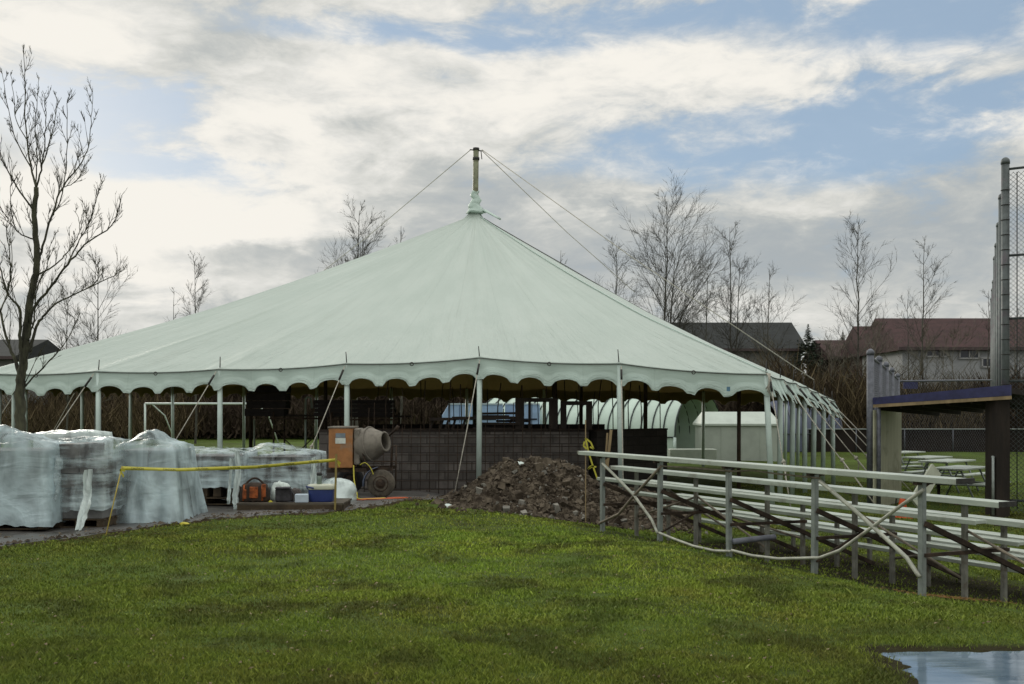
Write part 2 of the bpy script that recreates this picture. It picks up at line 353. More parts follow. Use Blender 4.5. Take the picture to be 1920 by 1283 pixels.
def blades(seed=1):
    r = np.random.default_rng(seed)
    bands = [(5.2, 7.5, 9500), (7.5, 10, 5000), (10, 14, 2000), (14, 20, 800), (20, 30, 160)]
    XS, YS = [], []
    for y0, y1, dens in bands:
        half = .56 * y1 + .8; nn = int((y1 - y0) * 2 * half * dens)
        X = r.uniform(-half, half, nn); Y = r.uniform(y0, y1, nn); XS.append(X); YS.append(Y)
    X = np.concatenate(XS); Y = np.concatenate(YS)
    Z = terr_np(X, Y)
    dd = np.minimum((X - 2.47) + .09 * wob(X * 1.6, Y * 1.6) + .04 * wob(X * 5, Y * 5), (7.20 + .02 * X - Y) + .08 * wob(X * 1.3 + 3, Y) + .035 * wob(X * 4, Y * 4))
    ok = dd < -.07 + .16 * r.random(len(X)) ** 2
    # not on the pavement, nor deep under the mound
    ex = np.array([e[0] for e in edge]); ey = np.array([e[1] for e in edge])
    ok &= ~((X < .2) & (Y > np.interp(X, ex, ey) - .05 + .10 * wob(X * 3, Y * 3)))
    ok &= ~((((X - .25) / 1.75) ** 2 + ((Y - 17.9) / 1.5) ** 2) < 1)
    ok &= ~((X > -1.2) & (Y > 19.5) & (X < 6))
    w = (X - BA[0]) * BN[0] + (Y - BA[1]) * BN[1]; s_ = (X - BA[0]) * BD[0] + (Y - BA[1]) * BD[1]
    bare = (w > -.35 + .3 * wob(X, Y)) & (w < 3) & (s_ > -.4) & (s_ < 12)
    ok &= ~(bare & (r.random(len(X)) < .86))  # thinned so the shade-darkened soil under the seats shows
    patch = np.sin(X * 2.1 + 1.3 * np.sin(Y * 1.7)) * np.sin(Y * 2.9 + 1.1 * np.sin(X * 2.3 + 2)) + .6 * np.sin(X * 6.1 + Y * 3) * np.sin(Y * 7.3 - X * 2)
    bald = np.sin(X * 3.7 + 2 * np.sin(Y * 1.1)) * np.sin(Y * 6.1 + 1.7 * np.sin(X * 1.9)) + .5 * np.sin(X * 11 + Y * 4) * np.sin(Y * 15 - X * 5)
    ok &= r.random(len(X)) < (.90 - .42 * (patch > .75) - .62 * (bald > 1.0))
    X, Y, Z, patch = X[ok], Y[ok], Z[ok], patch[ok]; N_ = len(X)
    h = r.gamma(5, .0028, N_) * (1 + .35 * np.clip(-patch, -1, 1)) + .007
    tall = r.random(N_) < .02; h[tall] *= 1.8
    wd = np.where(Y < 8, .0028, np.where(Y < 12, .0055, np.where(Y < 16, .009, .014))) * r.uniform(.7, 1.4, N_)
    a = r.uniform(0, 2 * np.pi, N_); b = r.uniform(0, 2 * np.pi, N_); lean = h * r.uniform(.1, 1.1, N_)
    V = np.empty((N_, 4, 3))
    V[:, 0] = np.stack([X - wd * np.cos(a), Y - wd * np.sin(a), Z - .004], 1); V[:, 1] = np.stack([X + wd * np.cos(a), Y + wd * np.sin(a), Z - .004], 1)
    mx, my = X + lean * .35 * np.cos(b), Y + lean * .35 * np.sin(b)
    V[:, 2] = np.stack([mx + wd * .8 * np.cos(a), my + wd * .8 * np.sin(a), Z + h * .6], 1)
    V[:, 3] = np.stack([X + lean * np.cos(b), Y + lean * np.sin(b), Z + h], 1)
    me = bpy.data.meshes.new('lawn_grass'); me.vertices.add(N_ * 4); me.vertices.foreach_set('co', V.ravel())
    idx = (np.arange(N_)[:, None] * 4 + np.array([0, 1, 2, 0, 2, 3])).ravel()
    me.loops.add(len(idx)); me.loops.foreach_set('vertex_index', idx.astype(np.int32))
    me.polygons.add(N_ * 2); me.polygons.foreach_set('loop_start', np.arange(0, N_ * 6, 3, dtype=np.int32))
    me.update(calc_edges=True)
    at2 = me.attributes.new('tint', 'FLOAT', 'POINT'); at2.data.foreach_set('value', np.repeat(r.beta(2, 2.5, N_), 4).astype(np.float32))
    me.materials.append(m_blade); o = bpy.data.objects.new('lawn_grass', me); C.objects.link(o)
    print('blades', N_); return o
# dead leaves, twigs and clods lying on the lawn and pavement
mb = MB(); r = random.Random(21)
for i in range(1500):
    Y = 5.8 + 14 * r.random() ** 1.3; X = r.uniform(-.53, .50) * Y
    if X > 2.2 and Y < 7.6: continue
    if abs(X - .3) < 1.7 and Y > 16.5: continue
    z = terr(X, Y) + .022; a = r.uniform(0, 6.28); L_ = r.uniform(.008, .028); q = r.uniform(.4, .9)
    mb.add([(X, Y, z), (X + math.cos(a) * L_, Y + math.sin(a) * L_, z + r.uniform(0, .012)), (X + math.cos(a + 1.2) * L_ * q, Y + math.sin(a + 1.2) * L_ * q, z + r.uniform(0, .014)), (X + math.cos(a + 2) * L_ * .6, Y + math.sin(a + 2) * L_ * .6, z)], [(0, 1, 2), (0, 2, 3)])
tag(mb.build('leaf_litter', M('dead_leaf', (.14, .085, .035), .9, 0, .6, 9, col2=(.30, .24, .14))), 'dead leaves and crumbs of soil scattered over the lawn', 'leaves', kind='stuff')
tag(blades(), 'short green winter lawn with brownish worn patches', 'grass', kind='stuff')

# ---------------------------------------------------------------- earth mound
def mound():
    cx, cy = .28, 18.35
    root = thing('earth_mound', (cx, cy, terr(cx, cy)), 'dark brown heap of dug earth and rubble in front of the tent', 'mound')
    # heightfield made of one main heap, a lower shoulder to the left and rubble spreading under the seats
    def hz(X, Y):
        def g(x0, y0, sx, sy, a, p=1.0): return a * math.exp(-((((X - x0) / sx) ** 2 + ((Y - y0) / sy) ** 2) ** p))
        h = g(.55, 18.6, .95, 1.05, .77, 1.1) + g(-.30, 18.2, .62, .8, .40) + g(1.35, 18.3, .65, .9, .34) + g(2.2, 18.2, .9, 1.1, .17) + g(-.1, 21.4, .9, 1.2, .42) + g(2.2, 21.0, 1.3, 1.3, .33) + g(.9, 20.0, 1.6, 1.0, .35)
        nn = noise.fractal(Vector((X * 2.4, Y * 2.4, 3)), 1.0, 2.1, 5)
        rid = noise.hetero_terrain(Vector((X * 5, Y * 5, 1)), .8, 2.2, 5, .4)
        edge_ = sm(h / .12)
        return terr(X, Y) + h + edge_ * (.085 * nn + .05 * (rid - .5) + .035 * noise.noise(Vector((X * 17, Y * 17, 2)))) - .07 * (1 - edge_)
    xs = np.arange(-2.1, 4.0, .035); ys = np.arange(16.2, 22.8, .045)
    mb = MB(); vs = [(X, Y, hz(X, Y)) for Y in ys for X in xs]; nx = len(xs)
    mb.add(vs, [(j * nx + i, j * nx + i + 1, (j + 1) * nx + i + 1, (j + 1) * nx + i) for j in range(len(ys) - 1) for i in range(nx - 1)], False)
    m_m = M('mound_earth', (.052, .038, .025), .95, 0, .5, 7, 1.0, 45, col2=(.13, .105, .078), spec=.15, detail=10, lo=.38, hi=.70)
    mb.build('heap', m_m, root)
    cl = MB(); r = random.Random(5); pale = MB()
    for i in range(5200):
        X = r.gauss(.6, .85); Y = 17.9 + r.gauss(0, .85)
        if r.random() < .3: X, Y = r.uniform(1.2, 3.2), r.uniform(16.6, 19.2)
        if not (-2 < X < 3.6 and 16.4 < Y < 20.5): continue
        z = hz(X, Y)
        if z < terr(X, Y) - .01:
            if r.random() < .5 or Y > 19.5: continue
            z = terr(X, Y) + .005
        s_ = min(.085, .008 + r.expovariate(1 / .013))
        tgt = pale if r.random() < .07 else cl
        rr = [(r.uniform(.6, 1.2), r.uniform(.6, 1.2)) for _ in range(6)]
        a0 = r.uniform(0, 6)
        from mathutils import Euler
        E = Euler((r.uniform(0, 3), r.uniform(0, 3), a0)); P8 = [Vector((sx * r.uniform(.5, 1.1), sy * r.uniform(.5, 1.1), sz * r.uniform(.3, .9))) * s_ for sx in (-1, 1) for sy in (-1, 1) for sz in (-1, 1)]
        for v_ in P8: v_.rotate(E)
        tgt.add([(X + v_.x, Y + v_.y, z + s_ * .2 + v_.z) for v_ in P8], [(0, 1, 3, 2), (4, 6, 7, 5), (0, 4, 5, 1), (2, 3, 7, 6), (0, 2, 6, 4), (1, 5, 7, 3)], False)
    tag(cl.build('clods', M('clod', (.055, .041, .028), .95, 0, .5, 3, .5, 40, col2=(.165, .135, .10), spec=.15), root), kind='stuff')
    tag(pale.build('pale_rubble', M('pale_rubble', (.20, .19, .165), .9, 0, .4, 2, .5, 40, spec=.15), root), kind='stuff')
    return hz
mound_h = mound()
mb = MB(); r = random.Random(31)
for i in range(900):
    X = r.uniform(-7, -.8); Y = np.interp(X, [e[0] for e in edge], [e[1] for e in edge]) + .05 + r.expovariate(1 / .35)
    if Y > 21: continue
    z = terr(X, Y) + .022; s_ = .006 + r.expovariate(1 / .011); s_ = min(s_, .045); a = r.uniform(0, 6)
    P5 = [(X + math.cos(a + k * 1.257) * s_ * r.uniform(.6, 1.2), Y + math.sin(a + k * 1.257) * s_ * r.uniform(.6, 1.2), z) for k in range(5)]
    mb.add(P5 + [(X, Y, z + s_ * r.uniform(.3, .9))], [(k, (k + 1) % 5, 5) for k in range(5)])
tag(mb.build('loose_grit', bpy.data.materials['clod']), 'loose grit and soil crumbs on the wet pavement', 'grit', kind='stuff')
m_white_plastic = M('white_plastic', (.62, .70, .66), .4, 0, .1, 10, .3, 20)
for (px, py, Y, lab) in ((840, 943, 17.3, 'crumpled white rag on the left foot of the earth heap'), (973, 878, 18.2, 'small white scrap high on the earth heap')):
    p = at(px, py, Y); p.z = mound_h(p.x, p.y) + .02
    mb = MB(); r = random.Random(px)
    rings = []
    for k, (rad, z) in enumerate(((.05, 0), (.10, .02), (.085, .05), (.03, .075))):
        rings.append([(p.x + math.cos(t * .628) * rad * r.uniform(.7, 1.3), p.y + math.sin(t * .628) * rad * r.uniform(.7, 1.2), p.z + z + r.uniform(-.01, .01)) for t in range(10)])
    mb.loops(rings); tag(mb.build('plastic_rag', m_white_plastic), lab, 'rag')
# ---------------------------------------------------------------- the tent
TF = Vector((-.985, .174, 0)).normalized()     # along the front, to the left
P0 = Vector((5.2, 20.6, 0)); BAY = 2.99
APEX = Vector((-1.12, 31.0, 7.62))
def tentm(name, col, col2, rough, bump):
    m = bpy.data.materials.new(name); m.use_nodes = True
    n = NT(m.node_tree); P = n.N['Principled BSDF']
    uv = n.N.new('ShaderNodeUVMap').outputs[0]
    # folds run up the slope: stretched noise in (along eave, up slope)
    a, _ = n.noise(n.mapping(uv, (2.2, .35, 1)), 1.0, 6, .6); b, _ = n.noise(n.mapping(uv, (.5, .5, 1)), 1.0, 6, .65); c, _ = n.noise(n.mapping(uv, (7, 1.2, 1)), 1.0, 5, .6)
    colr = n.mix(n.ramp(b, .3, .7), col, col2)
    spn = n.N.new('ShaderNodeSeparateXYZ'); n.L.new(uv, spn.inputs[0])
    # welded seams every bay third
    fr = n.m('FRACT', n.m('DIVIDE', spn.outputs[0], 1.495)); sd_ = n.m('ABSOLUTE', n.m('SUBTRACT', fr, .5))
    seam = n.m('SUBTRACT', 1.0, n.ramp(sd_, .0, .022))
    colr = n.mix(n.m('MULTIPLY', seam, .10), colr, (.28, .34, .31))
    st, _ = n.noise(n.mapping(uv, (1.3, .12, 1), (5, 2, 0)), 1.5, 6, .7)
    colr = n.mix(n.m('MULTIPLY', n.ramp(st, .5, .78), .24), colr, (.30, .35, .30))
    n.L.new(colr, P.inputs['Base Color']); P.inputs['Roughness'].default_value = rough; P.inputs['Specular IOR Level'].default_value = .35
    bn = n.N.new('ShaderNodeBump'); bn.inputs['Strength'].default_value = bump; bn.inputs['Distance'].default_value = .12
    low = n.m('SUBTRACT', 1.0, n.ramp(spn.outputs[1], .5, 5.0))
    n.L.new(n.m('ADD', n.m('MULTIPLY', n.m('ADD', a, n.m('MULTIPLY', c, .35)), n.m('ADD', n.m('MULTIPLY', low, .95), .10)), n.m('MULTIPLY', seam, .03)), bn.inputs['Height']); n.L.new(bn.outputs[0], P.inputs['Normal'])
    return m
m_canopy = tentm('tent_vinyl', (.475, .55, .50), (.535, .605, .555), .5, 1.0)
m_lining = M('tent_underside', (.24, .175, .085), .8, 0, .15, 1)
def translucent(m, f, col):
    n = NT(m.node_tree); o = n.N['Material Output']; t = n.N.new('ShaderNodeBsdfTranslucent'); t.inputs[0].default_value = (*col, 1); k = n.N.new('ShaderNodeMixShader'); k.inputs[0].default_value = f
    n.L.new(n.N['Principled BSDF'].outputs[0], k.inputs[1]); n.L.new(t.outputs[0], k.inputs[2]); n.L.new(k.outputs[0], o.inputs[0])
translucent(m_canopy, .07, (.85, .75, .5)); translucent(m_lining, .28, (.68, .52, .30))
m_val = tentm('valance_vinyl', (.46, .575, .52), (.52, .635, .575), .5, .7)
# eave poles in order: front (right to left), left side, back, right side
eave = []
fz = [2.38, 2.62, 2.77, 2.66, 2.56, 2.53, 2.50]
for k in range(7):
    p = P0 + TF * BAY * k; eave.append(Vector((p.x, p.y, fz[k])))
L1 = Vector((-15.6, 32.4, 2.6)); L2 = Vector((-13.7, 40.8, 2.65)); R2 = Vector((10.2, 37.6, 2.3)); R1 = Vector((9.0, 28.3, 1.88))
def split(a, b, n_, out, last=True):
    for i in range(1, n_ + 1): out.append(a.lerp(b, i / n_))
split(eave[6], L1, 3, eave); split(L1, L2, 3, eave); split(L2, R2, 8, eave); split(R2, R1, 3, eave)
sideR = []; split(R1, eave[0], 6, sideR)
for i, p in enumerate(sideR[:-1]): p.z += (.02, .05, .07, .05, .02)[i % 5]
eave += sideR[:-1]
NE = len(eave)
ctr = Vector((-1.1, 30, 0))
tent = thing('marquee_tent', (APEX.x, APEX.y, terr(APEX.x, APEX.y)), 'large white pole marquee with scalloped valance and single peak', 'tent')
# boundary samples
SUB = 40; B = []
for i in range(NE):
    a, b = eave[i], eave[(i + 1) % NE]; L_ = (b - a).length
    for k in range(SUB):
        t = k / SUB; p = a.lerp(b, t); s_ = 4 * t * (1 - t)
        p.z -= .045 * s_ * L_ / 3
        inn = (ctr - Vector((p.x, p.y, 0))).normalized(); p += inn * .10 * s_ * L_ / 3
        B.append((p, i + t, inn))
NB = len(B)
def canopy_pts(off=0.0):
    rows = []; NR = 44
    for j in range(NR + 1):
        t = j / NR; t = t ** 1.15
        row = []
        for (p, u, inn) in B:
            q = p.lerp(APEX, t)
            fr = u % 1; ridge = abs(fr - .5) * 2
            sag = -.047 * 5.2 * math.sin(math.pi * t ** .85) * 1.0
            if i_front(u): sag *= 1.05
            tight = math.exp(-((t - .12) / .14) ** 2) * (ridge - .5) * .10
            steep = .22 * sm((t - .97) / .03)
            wr = .022 * math.sin(u * 47 + 3 * math.sin(u * 5)) * math.exp(-t * 9) + .012 * noise.noise(Vector((u * 9, t * 6, 0))) + .05 * noise.noise(Vector((u * 1.3, t * 3, 5))) * math.sin(math.pi * t)
            q.z += sag + tight + steep + (wr if t > 0 else 0) + off
            row.append(q)
        rows.append(row)
    return rows
def i_front(u): return u < 6
def add_sheet(name, rows, mat, flip=False, thick=None):
    mb = MB(); nr = len(rows); 
    for r_ in rows: mb.v.extend([tuple(p) for p in r_])
    for j in range(nr - 1):
        for i in range(NB):
            k = (i + 1) % NB; f = (j * NB + i, j * NB + k, (j + 1) * NB + k, (j + 1) * NB + i)
            mb.f.append(f[::-1] if not flip else f); mb.sm.append(True)
    o = mb.build(name, mat, tent)
    me = o.data; uvl = me.uv_layers.new(name='UVMap'); 
    li = np.empty(len(me.loops), np.int32); me.loops.foreach_get('vertex_index', li)
    u = (li % NB) / SUB * 2.99; v = (li // NB) / (nr - 1) * 9.5
    u = u.astype(float)
    # keep the wrap-around face continuous
    u4 = u.reshape(-1, 4); big = (u4.max(1) - u4.min(1)) > 20; u4[big] = np.where(u4[big] < 5, u4[big] + NB / SUB * 2.99, u4[big])
    uvl.data.foreach_set('uv', np.stack([u4.ravel(), v], 1).ravel().astype(np.float32))
    return o
rows = canopy_pts(); add_sheet('canopy', rows, m_canopy)
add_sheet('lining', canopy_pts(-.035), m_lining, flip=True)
# valance: hangs from the eave, scalloped bottom edge (four per bay)
def vrows(th):
    out = []
    for j in range(9):
        t = j / 8; row = []
        for (p, u, inn) in B:
            fr = (u * 4) % 1; d = abs(fr - .5)
            right = 1.0 if u > NE - 6 else 0.0
            arch = math.sqrt(max(0, 1 - (d / .38) ** 2)) * .15 * (1.5 if right else 1)
            hs = math.sin(int(u * 4 + .001) * 12.9898) * 43758.5453; hs -= math.floor(hs)
            arch *= .82 + .34 * hs
            low = .47 + .03 * (hs - .5) - arch - .012 * math.cos(u * 2 * math.pi) + .02 * noise.noise(Vector((u * 3, 0, 1)))
            out_ = -.03 * t + (.022 * math.sin(u * 19 + 2 * math.sin(u * 3)) + .06 * noise.noise(Vector((u * 4, t * .5, 2)))) * t
            if right: out_ -= (.16 * (math.cos(fr * 2 * math.pi)) + .10) * t
            q = Vector(p) + inn * (out_ + th)
            q.z = p.z - low * t + (.02 if j == 0 else 0)
            row.append(q)
        out.append(row)
    return out
v1 = vrows(-.006); v2 = vrows(.006)
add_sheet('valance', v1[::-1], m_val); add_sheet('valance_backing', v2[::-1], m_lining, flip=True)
# dark rope piping along the eave
mb = MB(); mb.tube([Vector(p) - inn * .035 + Vector((0, 0, -.005)) for (p, u, inn) in B] , .011, 5, cap=False)
mb.build('eave_rope', m_rope_dark, tent)
# ridge webbing along hips to the front right and right rear corners
for e_ in (0, NE - 6):
    col_i = (e_ % NE) * SUB
    mb = MB(); mb.tube([rows[j][col_i] + Vector((0, 0, .02)) for j in range(0, 44)], .014, 5); mb.build('hip_webbing', m_rope_dark if e_ else m_val, tent)
def drop(p): return terr(p.x, p.y)
lean = {0: (.13, -.0), 1: (.04, -.02), 2: (-.02, 0), 3: (0, 0), 4: (.0, 0), 5: (0, 0)}
for i, p in enumerate(eave):
    g = drop(p)
    if i in (1, 2): g = mound_h(p.x, p.y) - .06
    lx, ly = lean.get(i, (random.uniform(-.06, .06), random.uniform(-.05, .05)))
    inn = (ctr - Vector((p.x, p.y, 0))).normalized()
    top = p + inn * .05
    mb = MB(); mb.tube([(top.x + lx, top.y + ly, g), (top.x, top.y, p.z - .03)], .058, 14); mb.build('side_pole', m_vinyl_pole, tent)
    mb = MB(); mb.tube([(top.x, top.y, p.z - .03), (top.x + random.uniform(-.03, .03), top.y, p.z + random.uniform(.24, .36))], [.013, .010], 6); mb.build('pole_pin', m_iron, tent)
    # guy rope: two parts and a ratchet
    if i <= 6 or i >= NE - 5 or i in (7, 8, 9, 10):
        out = -inn; st = p + out * 1.35 + TF * (.55 if i < 7 else .0)
        if 7 <= i: st = p + out * 2.3
        if i == 2: st = Vector((-1.17, 20.3, 0))
        st.z = max(drop(st), mound_h(st.x, st.y) if -2 < st.x < 3.9 and 16.3 < st.y < 22.7 else -9) - .03
        a = p - inn * .05 + Vector((0, 0, -.05)); 
        mb = MB(); mb.tube([a, a.lerp(st, .5) + Vector((0, 0, -.03)), st], .011, 5); 
        if i not in (1, 2): 
            k0 = a.lerp(st, .62); mb.tube([k0, k0 + Vector((.02, 0, .03)), k0 + Vector((.06, 0, -.16)), k0 + Vector((.03, 0, -.33))], .013, 5); mb.tube([k0 - Vector((.03, 0, .03)), k0 + Vector((.03, 0, .03))], .03, 6)
            mb.tube([a.lerp(st, .60), a.lerp(st, .92)], .014, 5)
        mb.build('guy_rope', m_rope, tent)
        mb = MB(); mb.tube([a.lerp(st, .03), a.lerp(st, .11)], .024, 6); mb.build('rope_ratchet', m_iron, tent)
        mb = MB(); mb.tube([st + Vector((0, 0, -.1)), st + out * .03 + Vector((0, 0, .16))], .016, 6); mb.build('ground_stake', m_iron, tent)
# rings half way along each front bay
for i in range(6):
    p = eave[i].lerp(eave[i + 1], .5) + Vector((0, -.06, -.07))
    mb = MB(); mb.tube([p + Vector((math.cos(t * .5236) * .036, 0, math.sin(t * .5236) * .036)) for t in range(13)], .010, 5); mb.build('rope_ring', m_iron, tent)
# corner straps and small maker's patch
mb = MB(); c0 = eave[0]
for k in range(5): mb.tube([c0 + Vector((.02 * k - .04, -.05, .02)), c0 + Vector((.05 - .02 * k, -.09, -.12 - .05 * k)), c0 + Vector((.04 * k - .06, -.08, -.30 - .06 * k))], .012, 5)
mb.build('corner_lashing', m_rope, tent)
pp = eave[0].lerp(eave[1], .27)
mb = MB(); mb.box((pp.x, pp.y - .115, pp.z - .36), (.07, .006, .09), rz=R(-10)); mb.build('maker_patch', M('patch_blue', (.10, .22, .32), .5), tent)
# centre pole, sleeve and head fittings
gz = drop(APEX)
m_pole_alu = M('mast_metal', (.17, .18, .11), .5, .3, .3, 6, dirt=((.08, .07, .04), 5, .5, .6))
mb = MB(); mb.tube([(APEX.x, APEX.y, gz), (APEX.x, APEX.y, 8.0), (APEX.x + .02, APEX.y, 9.62)], .088, 14); mast = mb.build('centre_pole', m_pole_alu, tent)
mb = MB(); mb.tube([(APEX.x + .02, APEX.y, 9.28), (APEX.x + .02, APEX.y, 9.36)], .105, 12); mb.tube([(APEX.x + .02, APEX.y, 9.58), (APEX.x + .02, APEX.y, 9.65)], .10, 12); mb.bar((APEX.x - .17, APEX.y, 9.60), (APEX.x + .20, APEX.y, 9.56), .03, .03); mb.tube([(APEX.x + .17, APEX.y - .02, 9.57), (APEX.x + .2, APEX.y - .02, 9.3)], .014, 5)
mb.build('mast_cap', m_iron, mast)
r = random.Random(2); rings = []
for k in range(15):
    t = k / 14; rad = .17 * (1 - t) ** 1.8 + .115 + .010 * math.sin(k * 1.9); cx_ = APEX.x + .03 * math.sin(k * .9)
    rings.append([(cx_ + math.cos(a * .3491) * rad * r.uniform(.86, 1.14), APEX.y + math.sin(a * .3491) * rad * r.uniform(.9, 1.1), APEX.z + .03 + t * .66 + (.03 * math.sin(a * 1.1 + k))) for a in range(18)])
mb = MB(); mb.loops(rings)
mb.loops([[(APEX.x + .28 + k * .16 + math.cos(a * .785) * (.10 - .015 * k) * .6, APEX.y - .15 + math.sin(a * .785) * .10, APEX.z + .10 - .09 * k + math.sin(a * .785) * .05) for a in range(8)] for k in range(4)])
mb.build('peak_sleeve', m_val, tent)
# mast stays
top = Vector((APEX.x + .02, APEX.y, 9.60))
lq = eave[NE - 3]; 
for a, b in ((top + Vector((-.16, 0, 0)), at(540, 560, 40)), (top + Vector((.18, 0, 0)), lq + Vector((.25, .2, .18))), (top + Vector((.18, 0, -.03)), at(1190, 548, 39))):
    mid = a.lerp(b, .5); mid.z -= .10
    mb = MB(); mb.tube([a, mid, b], .012, 5); mb.build('mast_stay', m_rope, tent)
# quarter poles
m_qp = M('quarter_pole_brown', (.05, .032, .018), .7, 0, .3, 6)
for (px, Y, rad) in ((1040, 26.5, .06), (1385, 23.4, .045), (1210, 27.5, .055), (470, 29.5, .055), (610, 27.0, .05), (1090, 34, .05)):
    X = (px - 960) / F * Y; 
    tt = 0
    for s_ in range(200):       # find canopy height above this spot
        pass
    d = Vector((X, Y, 0)); best = min(((q - Vector((X, Y, q.z))).length, q.z) for r_ in rows[::3] for q in r_[::6])
    mb = MB(); mb.tube([(X, Y, terr(X, Y)), (X + .01, Y, best[1] - .30)], rad, 10); mb.build('quarter_pole', m_qp, tent)
# ---------------------------------------------------------------- block walls under construction
def brickmat(name, c1, c2, mort, bw=.40, bh=.20):
    m = bpy.data.materials.new(name); m.use_nodes = True
    n = NT(m.node_tree); P = n.N['Principled BSDF']; tcn = n.N.new('ShaderNodeTexCoord').outputs['Object']
    s_ = n.N.new('ShaderNodeSeparateXYZ'); n.L.new(tcn, s_.inputs[0]); cmb = n.N.new('ShaderNodeCombineXYZ')
    n.L.new(s_.outputs[0], cmb.inputs[0]); n.L.new(s_.outputs[2], cmb.inputs[1])
    b = n.N.new('ShaderNodeTexBrick'); n.L.new(cmb.outputs[0], b.inputs['Vector'])
    b.inputs['Scale'].default_value = 1; b.inputs['Brick Width'].default_value = bw; b.inputs['Row Height'].default_value = bh; b.inputs['Mortar Size'].default_value = .012; b.inputs['Bias'].default_value = .0
    b.inputs['Color1'].default_value = (*c1, 1); b.inputs['Color2'].default_value = (*c2, 1); b.inputs['Mortar'].default_value = (*mort, 1)
    f, _ = n.noise(tcn, 2.2, 6, .65); f2, _ = n.noise(tcn, 30, 4, .6)
    c = n.mix(n.m('MULTIPLY', n.ramp(f, .35, .65), .75), b.outputs['Color'], tuple(k * .35 for k in c1)); c = n.mix(n.m('MULTIPLY', f2, .3), c, (.03, .025, .02))
    n.L.new(c, P.inputs['Base Color']); P.inputs['Roughness'].default_value = .95
    bn = n.N.new('ShaderNodeBump'); bn.inputs['Strength'].default_value = .7; bn.inputs['Distance'].default_value = .02; bn.invert = True
    n.L.new(n.m('ADD', b.outputs['Fac'], n.m('MULTIPLY', f2, .4)), bn.inputs['Height']); n.L.new(bn.outputs[0], P.inputs['Normal'])
    return m
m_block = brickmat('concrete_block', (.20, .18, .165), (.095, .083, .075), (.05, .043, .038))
m_block_shade = brickmat('shaded_block', (.05, .043, .037), (.03, .026, .022), (.018, .015, .012))  # darker copy of the grey block: shade put into its colour
YW = 22.6
def wall(x0, x1, y0, y1, ztop, mat, label):
    b = ((x0 + x1) / 2, (y0 + y1) / 2, terr((x0 + x1) / 2, (y0 + y1) / 2)); root = thing('block_wall', b, label, 'wall', 'block walls under the tent', rz=math.atan2(y1 - y0, x1 - x0))
    mb = MB(); mb.bar((x0, y0, (ztop + b[2] - .3) / 2), (x1, y1, (ztop + b[2] - .3) / 2), .20, ztop - b[2] + .3); mb.build('masonry', mat, root)
    L_ = math.hypot(x1 - x0, y1 - y0); nn = max(2, int(L_ / .42)); r = random.Random(int(x0 * 10))
    for i in range(nn):
        t = (i + .5 + r.uniform(-.3, .3)) / nn; X, Y = x0 + (x1 - x0) * t, y0 + (y1 - y0) * t
        h = r.choice((.5, 1.0, 1.1, 1.2, 1.3, 1.15)) + r.uniform(-.05, .1)
        mb = MB(); mb.tube([(X, Y, ztop - .2), (X + r.uniform(-.02, .02), Y, ztop + h * .5), (X + r.uniform(-.07, .07), Y + r.uniform(-.04, .04), ztop + h)], .0125, 5); mb.build('rebar', m_rust, root)
    mb = MB(); mb.bar((x0, y0, ztop + .022), (x1, y1, ztop + .022), .24, .04); mb.build('sill_plate', m_wood_dark, root)
wall(at(600, 0, YW).x, at(1103, 0, YW).x, YW, YW, 1.17, m_block, 'long grey block wall behind the mixer and earth heap')
xr = at(1256, 0, 23.4)
wall(at(1103, 0, YW).x + .14, xr.x, YW + .15, 24.3, 1.17, m_block_shade, 'dark unlit block wall carrying on right of the grey one')
wall(-4.0, 2.6, 28.5, 28.5, 1.2, m_block_shade, 'rear block wall deep under the tent')
# reinforcing mesh standing in front of the wall
root = thing('wire_mesh', (-1.2, YW - .22, terr(-1.2, YW - .22)), 'rusty reinforcing mesh leaning on the grey block wall', 'mesh')
mb = MB(); x0, x1 = at(686, 0, YW).x, at(1100, 0, YW).x; zt = 1.32; zb = -.2; xx = x0
while xx < x1: mb.tube([(xx, YW - .24, zb), (xx + .01, YW - .17, zt if int(xx * 7) % 3 else zt + .5)], .008, 4); xx += .205
for k in range(8): mb.tube([(x0, YW - .25 + .01 * k, zb + .1 + k * .19), (x1, YW - .25 + .01 * k, zb + .1 + k * .19)], .008, 4)
mb.build('wires', m_rust, root)
# long formwork rails and dark timber frames on top of the wall
def frame(px0, px1, pyt, Y, w, label, mid=None):
    zt = at(0, pyt, Y).z; x0, x1 = at(px0, 0, Y).x, at(px1, 0, Y).x; z0 = 1.215
    root = thing('window_frame', ((x0 + x1) / 2, Y, z0), label, 'frame', 'dark timber frames standing on the block wall')
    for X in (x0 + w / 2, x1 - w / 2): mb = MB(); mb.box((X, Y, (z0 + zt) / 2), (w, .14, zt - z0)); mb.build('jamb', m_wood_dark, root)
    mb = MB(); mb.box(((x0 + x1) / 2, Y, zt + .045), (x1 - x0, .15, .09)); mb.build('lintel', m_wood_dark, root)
    if mid: mb = MB(); X = at(mid, 0, Y).x; mb.box((X, Y, (z0 + zt) / 2), (.06, .12, zt - z0)); mb.build('mullion', m_wood_dark, root)
frame(966, 1046, 754, YW, .20, 'wide jambed dark opening, the left of the two timber frames', mid=993)
frame(1051, 1110, 760, YW + .02, .13, 'slimmer dark door frame at the right end of the grey wall')
def bench_thing(px0, px1, py, Y, label):
    z0 = 1.215; zt = at(0, py, Y).z; x0, x1 = at(px0, 0, Y).x, at(px1, 0, Y).x
    root = thing('trestle', ((x0 + x1) / 2, Y, z0), label, 'trestle')
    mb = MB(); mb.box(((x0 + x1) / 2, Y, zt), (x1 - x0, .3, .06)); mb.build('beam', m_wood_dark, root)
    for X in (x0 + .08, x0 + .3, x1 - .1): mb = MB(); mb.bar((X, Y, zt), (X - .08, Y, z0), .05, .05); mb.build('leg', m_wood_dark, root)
bench_thing(806, 850, 786, YW, 'thin dark timber trestle left of the tent mast')
